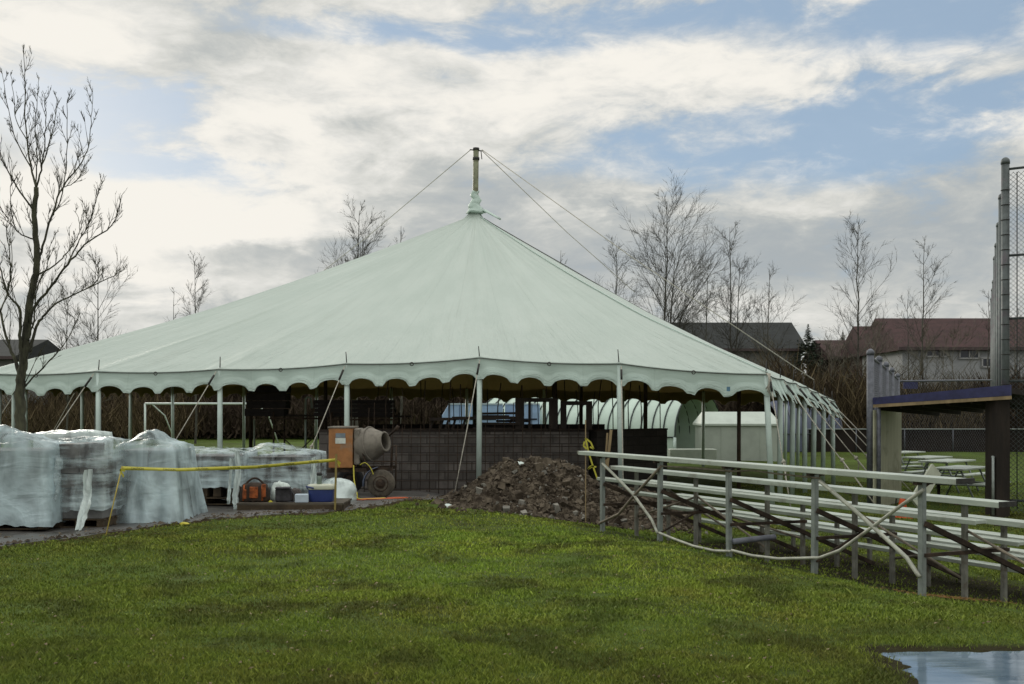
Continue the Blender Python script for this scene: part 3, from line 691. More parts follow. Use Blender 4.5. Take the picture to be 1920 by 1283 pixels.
bench_thing(848, 968, 784, YW + .05, 'long dark timber trestle behind the front tent pole')
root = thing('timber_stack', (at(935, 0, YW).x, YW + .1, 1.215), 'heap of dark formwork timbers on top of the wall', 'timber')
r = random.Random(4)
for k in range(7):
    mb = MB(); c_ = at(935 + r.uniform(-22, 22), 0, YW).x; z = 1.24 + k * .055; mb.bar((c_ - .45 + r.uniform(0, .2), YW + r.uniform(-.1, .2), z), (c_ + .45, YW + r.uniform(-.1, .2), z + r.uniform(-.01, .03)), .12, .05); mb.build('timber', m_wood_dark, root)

# ---------------------------------------------------------------- light blue trailers beyond
m_lblue = M('pale_blue_panel', (.30, .43, .64), .45, 0, .12, 2)
m_lblue2 = M('pale_blue_roof', (.45, .55, .62), .45, 0, .1, 2)
m_dkglass = M('dark_window', (.02, .025, .04), .15, 0, .1, 3)
m_tyre = M('tyre_rubber', (.02, .02, .02), .85, 0, .3, 12)
def trailer(px0, px1, Y, pyt, pyb, label, slope):
    x0, x1 = at(px0, 0, Y).x, at(px1, 0, Y).x; zt, zb = at(0, pyt, Y).z, at(0, pyb, Y).z
    root = thing('box_trailer', ((x0 + x1) / 2, Y + 1, terr((x0 + x1) / 2, Y)), label, 'trailer', 'pale blue box trailers behind the walls')
    mb = MB(); rings = []
    for yy in (Y, Y + 2.1): rings.append([(x0, yy, zb), (x0, yy, zb + (zt - zb) * .55), (x0 + slope, yy, zt), (x1, yy, zt), (x1, yy, zb)])
    mb.loops(rings, smooth=False); bevel(mb.build('body', m_lblue, root), .02)
    mb = MB(); mb.box(((x0 + slope + x1) / 2, Y + 1.05, zt + .03), (x1 - x0 - slope, 2.16, .06)); mb.build('roof_rail', m_lblue2, root)
    mb = MB(); mb.box(((x0 + x1) / 2 + .1, Y - .012, zb + (zt - zb) * .42), ((x1 - x0) * .72, .012, .07)); mb.build('trim_stripe', m_dkglass, root)
    k = x0 + .8
    while k < x1 - .3:
        mb = MB(); mb.box((k, Y - .012, (zt + zb) / 2 + .2), (.03, .014, (zt - zb) * .8)); mb.build('panel_seam', M('seam_blue', (.08, .13, .26), .5) if 'seam_blue' not in bpy.data.materials else bpy.data.materials['seam_blue'], root); k += .9
    g = terr((x0 + x1) / 2, Y)
    for X in (x0 + .7, x1 - .7):
        mb = MB(); mb.lathe((X, Y + .1, g + .33), [(.12, 0), (.31, .01), (.33, .05), (.33, .17), (.31, .21), (.12, .22)], 20, 'y'); mb.build('wheel', m_tyre, root)
    mb = MB(); mb.box(((x0 + x1) / 2, Y + 1, (g + zb + .3) / 2 + .1), (x1 - x0 - .2, 1.8, max(.1, zb - g - .3))); mb.build('chassis', m_iron, root)
trailer(828, 942, 45, 759, 806, 'pale blue box trailer with a cut-away front corner', .3)
trailer(947, 1012, 46.5, 759, 806, 'shorter pale blue trailer next to the white hoop tunnel', .0)

# ---------------------------------------------------------------- hoop tunnels
m_cover = M('white_poly_cover', (.52, .64, .56), .5, 0, .1, .8, .2, 5)
m_cover_d = M('slate_poly_cover', (.075, .09, .14), .5, 0, .15, .8, .2, 5)
m_hoop = M('dark_hoop_tube', (.04, .05, .05), .5, .4)
def tunnel(pR, ax, cr, L_, hw, zt, nrib, cover, label, skirt=None):
    """pR: near ground corner at the right; ax along the tunnel (leftwards); cr across (away)"""
    g = terr(pR[0], pR[1]); base = Vector((pR[0], pR[1], g)) + Vector((*(Vector(ax) * L_ / 2), 0)) + Vector((*(Vector(cr) * hw), 0))
    root = thing('hoop_tunnel', base, label, 'polytunnel'); A = Vector((*ax, 0)).normalized(); Cc = Vector((*cr, 0)).normalized(); H = zt - g
    def pt(s, th, out=0):      # th 0..pi from near side to far side; vertical skirt then arch
        zz = math.sin(th); xx = 1 - math.cos(th)
        q = Vector((pR[0], pR[1], g)) + A * s + Cc * (hw * xx); q.z = g + H * .32 + H * .68 * (zz ** .9)
        n_ = (-Cc * math.cos(th) + Vector((0, 0, 1)) * zz) * out
        return q + n_
    prof = [None] + [math.pi * k / 24 for k in range(25)] + [None]
    rows_ = []; ns = 114
    for i in range(ns + 1):
        s = L_ * i / ns; row = []
        pin = abs(math.sin(i / ns * math.pi * (nrib - 1)))
        for k, th in enumerate(prof):
            if th is None:
                q = pt(s, 0 if k == 0 else math.pi); q.z = g + .02
            else: q = pt(s, th, .02 - .05 * pin * math.sin(th))
            row.append(q)
        rows_.append(row)
    mb = MB(); nn = len(prof); mb.v = [tuple(p) for r_ in rows_ for p in r_]
    for i in range(ns):
        for k in range(nn - 1): mb.f.append((i * nn + k, i * nn + k + 1, (i + 1) * nn + k + 1, (i + 1) * nn + k)); mb.sm.append(True)
    mb.build('cover', cover, root)
    for i in range(nrib):
        s = L_ * i / (nrib - 1); pts = []
        q = pt(s, 0, .05); pts.append((q.x, q.y, g)); pts += [pt(s, math.pi * k / 16, .05) for k in range(17)]; q = pt(s, math.pi, .05); pts.append((q.x, q.y, g))
        mb = MB(); mb.tube(pts, .034, 6); mb.build('hoop', m_hoop if cover is m_cover else m_fence_paint, root)
    a, b = pt(0, 0, .07), pt(L_, 0, .07); mb = MB(); mb.tube([a, b], .028, 6); mb.build('side_rail', m_hoop, root)
    mb = MB(); q = pt(0, 0, .06); mb.tube([(q.x, q.y, g), q], .07, 8); mb.build('end_post', m_vinyl_pole, root)
    return root
tunnel((at(1266, 0, 44).x, 44), (-.86, .51), (.51, .86), 10.2, 3.0, 2.42, 20, m_cover, 'white poly hoop tunnel with dark ribs seen under the canopy')
tunnel((at(1462, 0, 50).x, 50), (.95, .31), (-.31, .95), 3.6, 2.6, 2.3, 6, m_cover_d, 'dark slate hoop tunnel behind the row of right-hand tent poles')
# ---------------------------------------------------------------- white storage shed
m_shed = M('shed_white', (.38, .42, .37), .6, 0, .08, 2, .1, 8)
def shed():
    Y = 42; x0, x1 = at(1316, 0, Y).x, at(1462, 0, Y).x; g = terr(x0, Y); ze = at(0, 797, Y).z; zr = at(0, 776, Y).z
    root = thing('storage_shed', ((x0 + x1) / 2, Y + .9, g), 'small white storage shed with low pitched roof under the tent', 'shed')
    mb = MB(); mb.box(((x0 + x1) / 2, Y + .9, (g + ze) / 2 - .05), (x1 - x0 - .08, 1.8, ze - g + .1)); bevel(mb.build('wall', m_shed, root), .02)
    mb = MB(); rings = []
    for X, ins in ((x0 - .05, 0), (x1 + .05, 0)):
        rings.append([(X, Y - .08, ze - .03), (X, Y - .08, ze + .05), (X + (.22 if X < (x0 + x1) / 2 else -.2), Y + .9, zr + .08), (X, Y + 1.88, ze + .05), (X, Y + 1.88, ze - .03)])
    mb.loops(rings, smooth=False); mb.build('roof', M('shed_roof', (.48, .54, .48), .5, 0, .08, 2), root)
    for k in range(1, 4): mb = MB(); X = x0 + (x1 - x0) * k / 4; mb.box((X, Y - .005, (g + ze) / 2), (.03, .02, ze - g - .1)); mb.build('wall_batten', m_shed, root)
    mb = MB(); X0, X1 = at(1257, 0, 40).x, at(1345, 0, 40).x; mb.box(((X0 + X1) / 2, 40.4, g + .25), (X1 - X0, .7, .6)); o = bevel(mb.build('storage_chest', M('chest_grey', (.36, .40, .34), .7, 0, .12, 2)), .03)
    tag(o, 'low pale grey chest in front of the white shed', 'chest')
shed()
# ---------------------------------------------------------------- soccer goal
def goal():
    Y = 52.0; a, b = at(272, 757, Y), at(470, 757, Y); g = terr(a.x, Y)
    m_g = M('goal_white', (.62, .70, .66), .5, 0, .06, 3)
    root = thing('soccer_goal', ((a.x + b.x) / 2, Y, g), 'white soccer goal on the far grass, seen under the tent', 'goal')
    mb = MB(); mb.tube([a, b], .055, 8); mb.build('crossbar', m_g, root)
    for p in (a, b): mb = MB(); mb.tube([p, (p.x, p.y, g)], .055, 8); mb.build('goal_post', m_g, root)
    for p in (a, b): mb = MB(); q = p + Vector((.35, 0, -.02)); mb.tube([q, (q.x + .35, Y + .9, 1.3), (q.x + .75, Y + 1.7, g + .1)], .035, 6); mb.build('back_stay', m_g, root)
goal()
# ---------------------------------------------------------------- scaffold on the left of the wall
def scaffold(px0, px1, Y, pyt, label):
    x0, x1 = at(px0, 0, Y).x, at(px1, 0, Y).x; zt = at(0, pyt, Y).z; g = terr((x0 + x1) / 2, Y)
    root = thing('scaffold_tower', ((x0 + x1) / 2, Y + .6, g), label, 'scaffold', 'rusty tube scaffolds beside the block wall')
    for X in (x0, x1):
        for yy in (Y, Y + 1.2):
            mb = MB(); mb.tube([(X, yy, g), (X, yy, zt + .12)], .024, 7); mb.build('standard', m_rust, root)
        mb = MB()
        for k in range(5): z = g + .25 + k * .38; mb.tube([(X, Y, z), (X, Y + 1.2, z)], .016, 6)
        mb.build('rung', m_rust, root)
    mb = MB(); mb.tube([(x0, Y, g + .3), (x1, Y, zt - .3)], .015, 6); mb.tube([(x1, Y, g + .3), (x0, Y, zt - .3)], .015, 6); mb.build('cross_brace', m_rust, root)
    mb = MB(); mb.tube([(x0 - .1, Y, zt - .05), (x1 + .1, Y, zt - .05)], .022, 6); mb.build('ledger', m_rust, root)
    mb = MB(); mb.box(((x0 + x1) / 2, Y + .3, zt + .02), (x1 - x0 + .5, .25, .045)); mb.box(((x0 + x1) / 2 + .1, Y + .62, zt + .02), (x1 - x0 + .5, .28, .045)); mb.build('deck_plank', m_wood_dark, root)
    return zt
zt = scaffold(513, 605, 25.0, 781, 'left rusty scaffold tower beside the soccer goal')
scaffold(622, 738, 24.2, 783, 'right rusty scaffold tower behind the concrete mixer')
def slab(px0, px1, py0, py1, Y, d, name, lab, cat, mat):
    a, b = at(px0, py0, Y), at(px1, py1, Y); mb = MB()
    nn = 4; hh = (a.z - b.z) / nn; r = random.Random(px0)
    for k in range(nn): mb.box(((a.x + b.x) / 2 + r.uniform(-.05, .05), Y + d / 2, b.z + hh * (k + .5)), (b.x - a.x, d, hh * .93), rz=r.uniform(-.02, .02))
    tag(bevel(mb.build(name, mat), .006), lab, cat)
slab(586, 735, 750, 781, 24.35, .5, 'board_stack', 'long stack of dark boards on the scaffold deck', 'boards', M('tarred_board', (.018, .014, .013), .85, 0, .3, 4, .3, 20))
slab(460, 534, 722, 781, 25.1, .55, 'crate_pile', 'tall dark pile of form panels on the left scaffold', 'panels', bpy.data.materials['tarred_board'])
# pipes standing white in the ground
for (px, pyt, pyb, Y, lab) in ((477, 786, 832, 30, 'short white stake standing left of the scaffold'), (573, 748, 852, 26.5, 'white upright pipe with bent hook inside the scaffold')):
    a = at(px, pyt, Y); mb = MB(); pts = [(a.x, Y, terr(a.x, Y)), (a.x, Y, a.z)]
    if px == 573: pts += [(a.x + .05, Y, a.z + .05), (a.x + .14, Y, a.z + .02), (a.x + .17, Y, a.z - .25)]
    mb.tube(pts, .03, 8); tag(mb.build('upright_pipe', m_vinyl_pole), lab, 'pipe')

# ---------------------------------------------------------------- concrete mixer
m_mixer = M('mixer_cement_grey', (.20, .18, .15), .85, 0, .25, 5, .2, 25, dirt=((.10, .085, .065), 4, .55, .6))
m_ply = M('orange_engine_cover', (.36, .16, .055), .7, 0, .2, 5, .1, 20, dirt=((.24, .20, .15), 2.2, .5, .8))
def mixer():
    Y = 20.0; g = terr(-3, Y); S = F / Y
    def p(px, py, dy=0): q = at(px, py, Y); q.y += dy; return q
    c0 = p(675, 900); root = thing('concrete_mixer', (c0.x, Y, g), 'towable concrete mixer with grey drum and orange engine cover', 'mixer')
    # engine housing
    a, b = p(616, 803), p(661, 878)
    mb = MB(); mb.box(((a.x + b.x) / 2, Y + .35, (a.z + b.z) / 2), (b.x - a.x, .7, a.z - b.z)); bevel(mb.build('engine_cover', m_ply, root), .02)
    cov = bpy.data.objects[-1] if False else root.children[-1]
    mb = MB(); mb.box(((a.x + b.x) / 2, Y - .006, a.z - .25), (.20, .008, .11)); mb.build('sticker', M('sticker_white', (.62, .66, .60), .6), cov)
    mb = MB(); mb.box(((a.x + b.x) / 2, Y - .006, a.z - .145), (.19, .010, .09)); mb.build('sticker_emblem', M('sticker_grey_blue', (.19, .23, .26), .6), cov)
    mb = MB(); mb.box(((a.x + b.x) / 2, Y + .35, a.z + .015), (b.x - a.x + .03, .73, .03)); mb.build('cover_rim', m_mixer, cov)
    # gear guard
    q = p(668, 838, .35); mb = MB(); mb.box((q.x, q.y, q.z), (.12, .62, .72)); bevel(mb.build('gear_guard', m_mixer, root), .03)
    # drum, axis tilted up to the right
    ax = Vector((.90, -.38, .16)).normalized(); o0 = p(668, 838, .35); u = ax.orthogonal().normalized(); w = ax.cross(u)
    prof = [(.0, .15), (.03, .27), (.09, .325), (.28, .335), (.34, .32), (.58, .20), (.62, .205), (.63, .175), (.56, .165), (.32, .28), (.1, .28), (.08, .0001)]
    mb = MB(); rings = [[o0 + ax * t + (u * math.cos(k * .2244) + w * math.sin(k * .2244)) * r_ for k in range(28)] for t, r_ in prof]
    mb.loops(rings, cap=False); mb.build('drum', m_mixer, root)
    mb = MB(); mb.tube([o0 + ax * .3 + (u * math.cos(k * .2244) + w * math.sin(k * .2244)) * .340 for k in range(29)], .018, 6, cap=False); mb.build('drum_ring', m_mixer, root.children[-1])
    # dump handle
    q0 = p(726, 818, .3); mb = MB(); mb.tube([q0, p(745, 802, .1)], .022, 8); mb.tube([p(741, 806, .1), p(746, 799, .1)], .034, 8); mb.build('tilt_handle', m_rust, root)
    # chassis and yoke
    mb = MB(); fr = p(640, 884); mb.bar(p(608, 884, .1), p(735, 880, .1), .07, .07); mb.bar(p(608, 884, .75), p(735, 880, .75), .07, .07); mb.bar(p(700, 882, .1), p(700, 882, .75), .07, .07); mb.build('frame', m_rust, root)
    mb = MB(); mb.bar(p(668, 880, .35), p(672, 850, .35), .09, .09); mb.build('yoke', m_rust, root); mb = MB(); mb.tube([p(732, 880, .1), p(734, 838, .1), p(742, 836, .1)], .02, 6); mb.build('stand_tube', m_rust, root); mb = MB(); mb.tube([p(735, 838, .75), p(735, 920, .6)], .02, 6); mb.build('stand_tube', m_rust, root); mb = MB(); mb.bar(p(700, 866, .1), p(742, 866, .1), .03, .03); mb.build('cross_bar', m_rust, root)
    for (px, dy) in ((715, -.12), (642, .9)):
        q = p(px, 0, dy); zc = g + .27; 
        mb = MB(); mb.lathe((q.x, q.y, zc), [(.12, 0), (.20, .015), (.25, .02), (.275, .05), (.275, .14), (.25, .17), (.20, .175), (.12, .19)], 26, 'y'); wh = mb.build('wheel', m_tyre if px == 642 else M('muddy_tyre', (.10, .085, .065), .9, 0, .4, 9, .5, 40), root)
        mb = MB(); mb.lathe((q.x, q.y - .005, zc), [(.02, -.03), (.05, -.03), (.06, .0), (.135, .01), (.145, -.005), (.155, .01), (.15, .05)], 20, 'y'); mb.build('rim', m_rust, wh)
    q = p(708, 880, .0)
    mb = MB(); rings = []
    for k in range(9):
        t = math.pi * (1.05 - .10 * k); X = p(713, 0).x + math.cos(t) * .32; Z = g + .27 + math.sin(t) * .32
        rings.append([(X, Y - .16, Z), (X, Y + .1, Z), (X + math.cos(t) * .012, Y + .1, Z + math.sin(t) * .012), (X + math.cos(t) * .012, Y - .16, Z + math.sin(t) * .012)])
    mb.loops(rings[:6]); mb.build('mudguard', M('mudguard_blue', (.13, .16, .24), .6, 0, .3, 8), root)
    mb = MB(); mb.tube([p(608, 884, .4), p(590, 892, .35), p(575, 905, .3)], .03, 7); mb.tube([p(690, 884, .05), p(680, 850, .0)], .018, 6); mb.build('tow_bar', m_rust, root)
mixer()
def hose(name, pts, r_, mat, lab, cat):
    mb = MB(); P_ = [Vector(p) for p in pts]; out = []
    for i in range(len(P_) - 1):
        a = P_[max(0, i - 1)]; b = P_[i]; c = P_[i + 1]; d = P_[min(len(P_) - 1, i + 2)]
        for k in range(8):
            t = k / 8; out.append(.5 * ((2 * b) + (c - a) * t + (2 * a - 5 * b + 4 * c - d) * t * t + (-a + 3 * b - 3 * c + d) * t ** 3))
    out.append(P_[-1]); mb.tube(out, r_, 7); return tag(mb.build(name, mat), lab, cat)
m_yel = M('yellow_plastic', (.52, .46, .045), .5, 0, .1, 6)
m_org = M('orange_cable', (.50, .10, .03), .5, 0, .15, 6)
gz = lambda X, Y, d=.03: terr(X, Y) + d
hose('hose', [at(663, 873, 19.8), at(664, 900, 19.7), at(669, 925, 19.5), (-2.85, 19.0, gz(-2.85, 19)), (-2.4, 19.2, gz(-2.4, 19.2))], .014, m_yel, 'yellow hose hanging from the mixer to the ground', 'hose')
hose('extension_cord', [(-3.05, 19.3, gz(-3, 19.3)), (-2.9, 18.75, gz(-2.9, 18.75)), (-2.3, 18.8, gz(-2.3, 18.8)), (-2.0, 19.3, gz(-2.0, 19.3)), (-2.3, 19.45, gz(-2.2, 19.4)), (-2.9, 19.0, gz(-2.9, 19)), (-2.5, 18.65, gz(-2.5, 18.65)), (-1.9, 19.1, gz(-1.9, 19.1))], .009, m_org, 'orange cord looped on the pavement by the mixer wheel', 'cord')
hose('fuel_line', [at(675, 872, 19.85), at(685, 868, 19.8), at(695, 878, 19.8), at(700, 890, 19.8)], .009, m_yel, 'short yellow line arching under the mixer drum', 'hose')
# ---------------------------------------------------------------- pallets under plastic
def wrapmat(name, alpha, col, vs=1.0, band=0.0):
    m = bpy.data.materials.new(name); m.use_nodes = True
    n = NT(m.node_tree); P = n.N['Principled BSDF']; out = n.N['Material Output']; tcn = n.N.new('ShaderNodeTexCoord').outputs['Object']
    a, _ = n.noise(n.mapping(tcn, (1.6 * vs, 1.6 * vs, .6)), 1.5, 4, .5, .5); b, _ = n.noise(n.mapping(tcn, (.9 * vs, .9 * vs, 2.2 * vs), (2, 1, 0), (.5, .4, 0)), 1.5, 5, .5, 1.0); c, _ = n.noise(tcn, 1.1, 4, .55)
    P.inputs['Base Color'].default_value = (*col, 1); P.inputs['Roughness'].default_value = .3; P.inputs['Specular IOR Level'].default_value = .7
    n.L.new(n.mix(n.ramp(b, .35, .7), tuple(k * .85 for k in col), col), P.inputs['Base Color'])
    bn = n.N.new('ShaderNodeBump'); bn.inputs['Strength'].default_value = .45; bn.inputs['Distance'].default_value = .05
    rid = n.m('ABSOLUTE', n.m('SUBTRACT', a, .5)); rid2 = n.m('ABSOLUTE', n.m('SUBTRACT', b, .5))
    n.L.new(n.m('ADD', n.m('MULTIPLY', rid, -2.0), n.m('MULTIPLY', rid2, -1.6)), bn.inputs['Height']); n.L.new(bn.outputs[0], P.inputs['Normal'])
    tr = n.N.new('ShaderNodeBsdfTransparent'); ms_ = n.N.new('ShaderNodeMixShader')
    if band:
        h1, _ = n.noise(n.mapping(tcn, (.7, .7, 6), (0, 0, 0), (.10, .12, 0)), 1.3, 5, .55); h2, _ = n.noise(n.mapping(tcn, (.7, .7, 5), (4, 0, 0), (-.35, -.3, 0)), 1.3, 5, .55)
        hb = n.m('MULTIPLY', n.m('SUBTRACT', n.m('MAXIMUM', h1, h2), .55), band)
    else: hb = 0.0
    # opaque along creases, see-through between them
    f = n.m('ADD', n.m('ADD', alpha, hb), n.m('ADD', n.m('MULTIPLY', n.m('SUBTRACT', .08, rid), 2.2), n.m('MULTIPLY', n.m('SUBTRACT', c, .5), 1.9)), clamp=True)
    n.L.new(f, ms_.inputs[0]); n.L.new(tr.outputs[0], ms_.inputs[1]); n.L.new(P.outputs[0], ms_.inputs[2]); n.L.new(ms_.outputs[0], out.inputs[0])
    return m
m_wrap = wrapmat('clear_sheet', .58, (.56, .70, .74)); m_wrap2 = wrapmat('stretch_wrap', .40, (.62, .74, .77), 1.5, 3.2); m_wrap3 = wrapmat('milky_sheet', .88, (.68, .78, .76))
m_cmu = M('stacked_block', (.13, .13, .13), .9, 0, .2, 3, .3, 40, col2=(.22, .22, .215))
m_pal = M('pallet_wood', (.060, .042, .024), .9, 0, .4, 5, .3, 30, dirt=((.16, .11, .06), 3, .62, .6))
def rbox(a, hx, hy, p=7):
    c_, s_ = math.cos(a), math.sin(a); r_ = (abs(c_ / hx) ** p + abs(s_ / hy) ** p) ** (-1 / p); return r_ * c_, r_ * s_
def pallet(px0, px1, Yf, dep, pyt, rot, label, wraps, seed, bsize=(.40, .20), gaps=True, base_h=.13, wall_rows=None, lift=0):
    """px0..px1 front edge on the photo at depth Yf; wraps: list of (material, flare, top_bulge, bottom_gap, peak)"""
    x0, x1 = at(px0, 0, Yf).x, at(px1, 0, Yf).x; w = (x1 - x0); cx, cy = (x0 + x1) / 2, Yf + dep / 2; g = terr(cx, cy) + .02; zt = at(0, pyt, Yf).z
    cs, sn = math.cos(rot), math.sin(rot)
    root = thing('wrapped_pallet', (cx, cy, g), label, 'pallet', 'plastic-wrapped block pallets on the pavement')
    T = lambda a, b, z: (cx + a * cs - b * sn, cy + a * sn + b * cs, z)
    mb = MB()
    for k in range(7): b = -dep / 2 + dep * (k + .5) / 7; c_ = T(0, b, g + .12); mb.box(c_, (w * .98, dep / 7 * .7, .022), rz=rot)
    for a in (-w / 2 + .06, 0, w / 2 - .06): mb.box(T(a, 0, g + .06), (.09, dep * .98, .09), rz=rot)
    for k in range(3): mb.box(T(0, -dep / 2 + dep * (.08 + .42 * k), g + .010), (w * .98, .1, .018), rz=rot)
    mb.build('pallet_base', m_pal, root)
    if base_h > .14:
        mb = MB(); nx = max(3, int(w / .2))
        for k in range(nx): mb.box(T(-w / 2 + w * (k + .5) / nx, 0, g + .14 + (base_h - .14) / 2), (w / nx * .55, dep * .95, base_h - .15), rz=rot)
        mb.build('bottom_course', m_pal, root)
    mb = MB(); r = random.Random(seed); bh = bsize[1]; nz = max(2, int((zt - .06 - g - base_h) / bh)); bh = (zt - .05 - g - base_h) / nz; nx = max(2, round((w - .06) / bsize[0])); bw = (w - .06) / nx; ny = max(2, round((dep - .06) / .4)); bd = (dep - .06) / ny
    for k in range(nz):
        for i in range(nx):
            for j in range(ny):
                if 0 < i < nx - 1 and 0 < j < ny - 1 and k < nz - 1: continue
                if k == nz - 1 and r.random() < .12: continue
                mb.box(T(-w / 2 + .03 + bw * (i + .5), -dep / 2 + .03 + bd * (j + .5), g + base_h + bh * (k + .5)), (bw * .965, bd * .965, bh * .95), rz=rot + r.uniform(-.012, .012))
    mb.build('block_stack', m_cmu, root)
    H = zt - g
    for wi, (mat, flare, bulge, gap, peak) in enumerate(wraps):
        rows_ = []; na = 150; sd_ = seed * 3.7 + wi * 11
        for j in range(30):
            t = j / 29       # 0 bottom .. side .. top centre
            row = []
            for i in range(na):
                a = 2 * math.pi * i / na
                if t < .62:
                    q = t / .62; ex, ey = rbox(a, w / 2 + .02, dep / 2 + .02, 16)
                    fold = (noise.noise(Vector((math.cos(a) * 3.2, math.sin(a) * 3.2, sd_ + q * .9))) * .11 + abs(noise.noise(Vector((math.cos(a) * 4.5, math.sin(a) * 4.5, sd_ + q)))) * .07) * (1.15 - q) * (.12 + flare * 2.8) + .01
                    k_ = 1 + (flare * (1 - q) ** 1.4 + fold) / max(w, dep) * 2
                    X, Y_ = ex * k_, ey * k_
                    z = g + gap * H + q * (H - .05 - gap * H) + (.05 * noise.noise(Vector((math.cos(a) * 3, math.sin(a) * 3, sd_ + 9))) + .03 * noise.noise(Vector((math.cos(a) * 9, math.sin(a) * 9, sd_)))) * (1 - q) ** 2
                    z = max(z, g + .01)
                else:
                    q = (t - .62) / .38; ex, ey = rbox(a, w / 2 + .02, dep / 2 + .02, 16); s_ = 1 - sm(q * .9 + .02) if q < 1 else .0
                    s_ = (1 - q) ; X, Y_ = ex * s_, ey * s_
                    hmp = peak[2] * math.exp(-(((X - peak[0] * w) / (.33 * w)) ** 2 + ((Y_ - peak[1] * dep) / (.4 * dep)) ** 2))
                    z = zt + hmp + bulge * math.sin(math.pi * min(1, q * .9 + .05)) * .4 + .045 * noise.noise(Vector((X * 3.1, Y_ * 3.1, sd_))) + .04 * abs(noise.noise(Vector((X * 7, Y_ * 7, sd_)))) - .02 * (1 - q) ** 12
                zc = z
                if t < .62 and t > .3:
                    hm2 = peak[2] * math.exp(-(((ex - peak[0] * w) / (.33 * w)) ** 2 + ((ey - peak[1] * dep) / (.4 * dep)) ** 2)); zc += hm2 * ((t - .3) / .32) ** 2
                row.append(T(X, Y_, zc))
            rows_.append(row)
        mb = MB(); mb.loops(rows_, cap=False); mb.f.append(tuple(range(29 * na, 30 * na))); mb.sm.append(True)
        mb.build('plastic_sheet', mat, root)
    return root, (cx, cy, g, w, dep, zt)
pallet(-120, 80, 13.9, 1.2, 838, R(2), 'tallest wrapped pallet cut off by the left edge of the picture', [(m_wrap, .06, .04, .06, (.0, -.2, .26))], 1)
r2, i2 = pallet(98, 196, 14.3, .95, 826, R(-1), 'narrow wrapped pallet with torn shrink wrap trailing to the ground', [(m_wrap2, .01, .02, .20, (0, 0, .03))], 2)
pallet(64, 160, 16.5, 1.1, 812, R(0), 'pallet half hidden behind the torn-wrap pallet with a flat white top', [(m_wrap3, .02, .02, .5, (0, 0, .0))], 8)
pallet(212, 318, 15.0, 1.25, 838, R(4), 'wrapped pallet under a sheet that flares out like a skirt', [(m_wrap, .20, .05, .0, (-.12, .1, .20))], 3)
pallet(318, 447, 17.2, 1.2, 850, R(-2), 'low grey wrapped pallet raised on a dark base in the middle', [(m_wrap2, .01, .05, .34, (-.05, 0, .05))], 4, base_h=.34)
pallet(456, 583, 17.7, 1.3, 852, R(-3), 'low wrapped pallet of flat stones behind the cooler', [(m_wrap2, .03, .05, .08, (-.28, .1, .16))], 5, bsize=(.30, .09))
# loose strips of wrap hanging down
def strip(parent, pts, w0, mat=None, name='loose_wrap'):
    mb = MB(); L_ = []; Rr = []; r = random.Random(len(pts) * 7 + int(pts[0][0] * 100))
    P_ = []
    for i in range(len(pts) - 1):
        for k in range(5): P_.append(Vector(pts[i]).lerp(Vector(pts[i + 1]), k / 5))
    P_.append(Vector(pts[-1])); rows_ = []
    for i, p in enumerate(P_):
        t = i / (len(P_) - 1); ww = w0 * (.5 + .6 * math.sin(t * 2.6 + .4)) ; rows_.append([p + Vector((ww * (k / 5 - .5) + r.uniform(-.01, .01), -.04 * math.cos(k * 2.3 + i * .4) - .02, r.uniform(-.01, .01))) for k in range(6)])
    for i in range(len(rows_) - 1):
        pass
    vs = [q for r_ in rows_ for q in r_]; mb.add(vs, [(i * 6 + k, i * 6 + k + 1, (i + 1) * 6 + k + 1, (i + 1) * 6 + k) for i in range(len(rows_) - 1) for k in range(5)], True)
    mb.build(name, mat or m_wrap3, parent)
strip(r2, [at(168, 880, 14.15), at(165, 930, 14.1), at(155, 965, 14.0), at(150, 993, 13.9)], .13)
strip(r2, [at(112, 832, 14.2), at(108, 880, 14.15), at(98, 940, 14.1)], .16, m_wrap2)
pa = [o for o in C.objects if o.name.startswith('wrapped_pallet') and o.parent is None]
strip(pa[4], [at(446, 845, 17.1), at(448, 880, 17.05), at(440, 930, 17.0), at(444, 958, 16.9)], .10)
strip(pa[4], [at(436, 860, 17.1), at(432, 905, 17.05), at(428, 945, 16.95)], .06)
strip(pa[5], [at(590, 858, 17.6), at(588, 900, 17.55), at(583, 928, 17.5)], .10)
# white heap of plastic by the mixer
def lump(name, px, pyb, Y, rx, ry, h, mat, lab, cat, seed, n=1.0, rough=.25, parent=None, zoff=None):
    c_ = at(px, 0, Y); g = (terr(c_.x, Y) + .02) if zoff is None else zoff; mb = MB(); rows_ = []
    for j in range(16):
        t = j / 15; row = []
        for i in range(36):
            a = 2 * math.pi * i / 36; cr = math.cos(t * math.pi / 2) ** .7
            nz = noise.noise(Vector((math.cos(a) * 1.6 * n, math.sin(a) * 1.6 * n, seed + t * 2))) * rough + noise.noise(Vector((math.cos(a) * 5 * n, math.sin(a) * 5 * n, seed + t * 5))) * rough * .5
            k_ = cr * (1 + nz); row.append((c_.x + math.cos(a) * rx * k_, Y + math.sin(a) * ry * k_, g + h * math.sin(t * math.pi / 2) * (1 + nz * .5)))
        rows_.append(row)
    mb.loops(rows_); o = mb.build(name, mat, parent)
    return tag(o, lab, cat) if parent is None else o
lump('plastic_heap', 628, 0, 18.6, .40, .35, .40, m_wrap3, 'crumpled white plastic heap between pallets and mixer', 'plastic', 3)
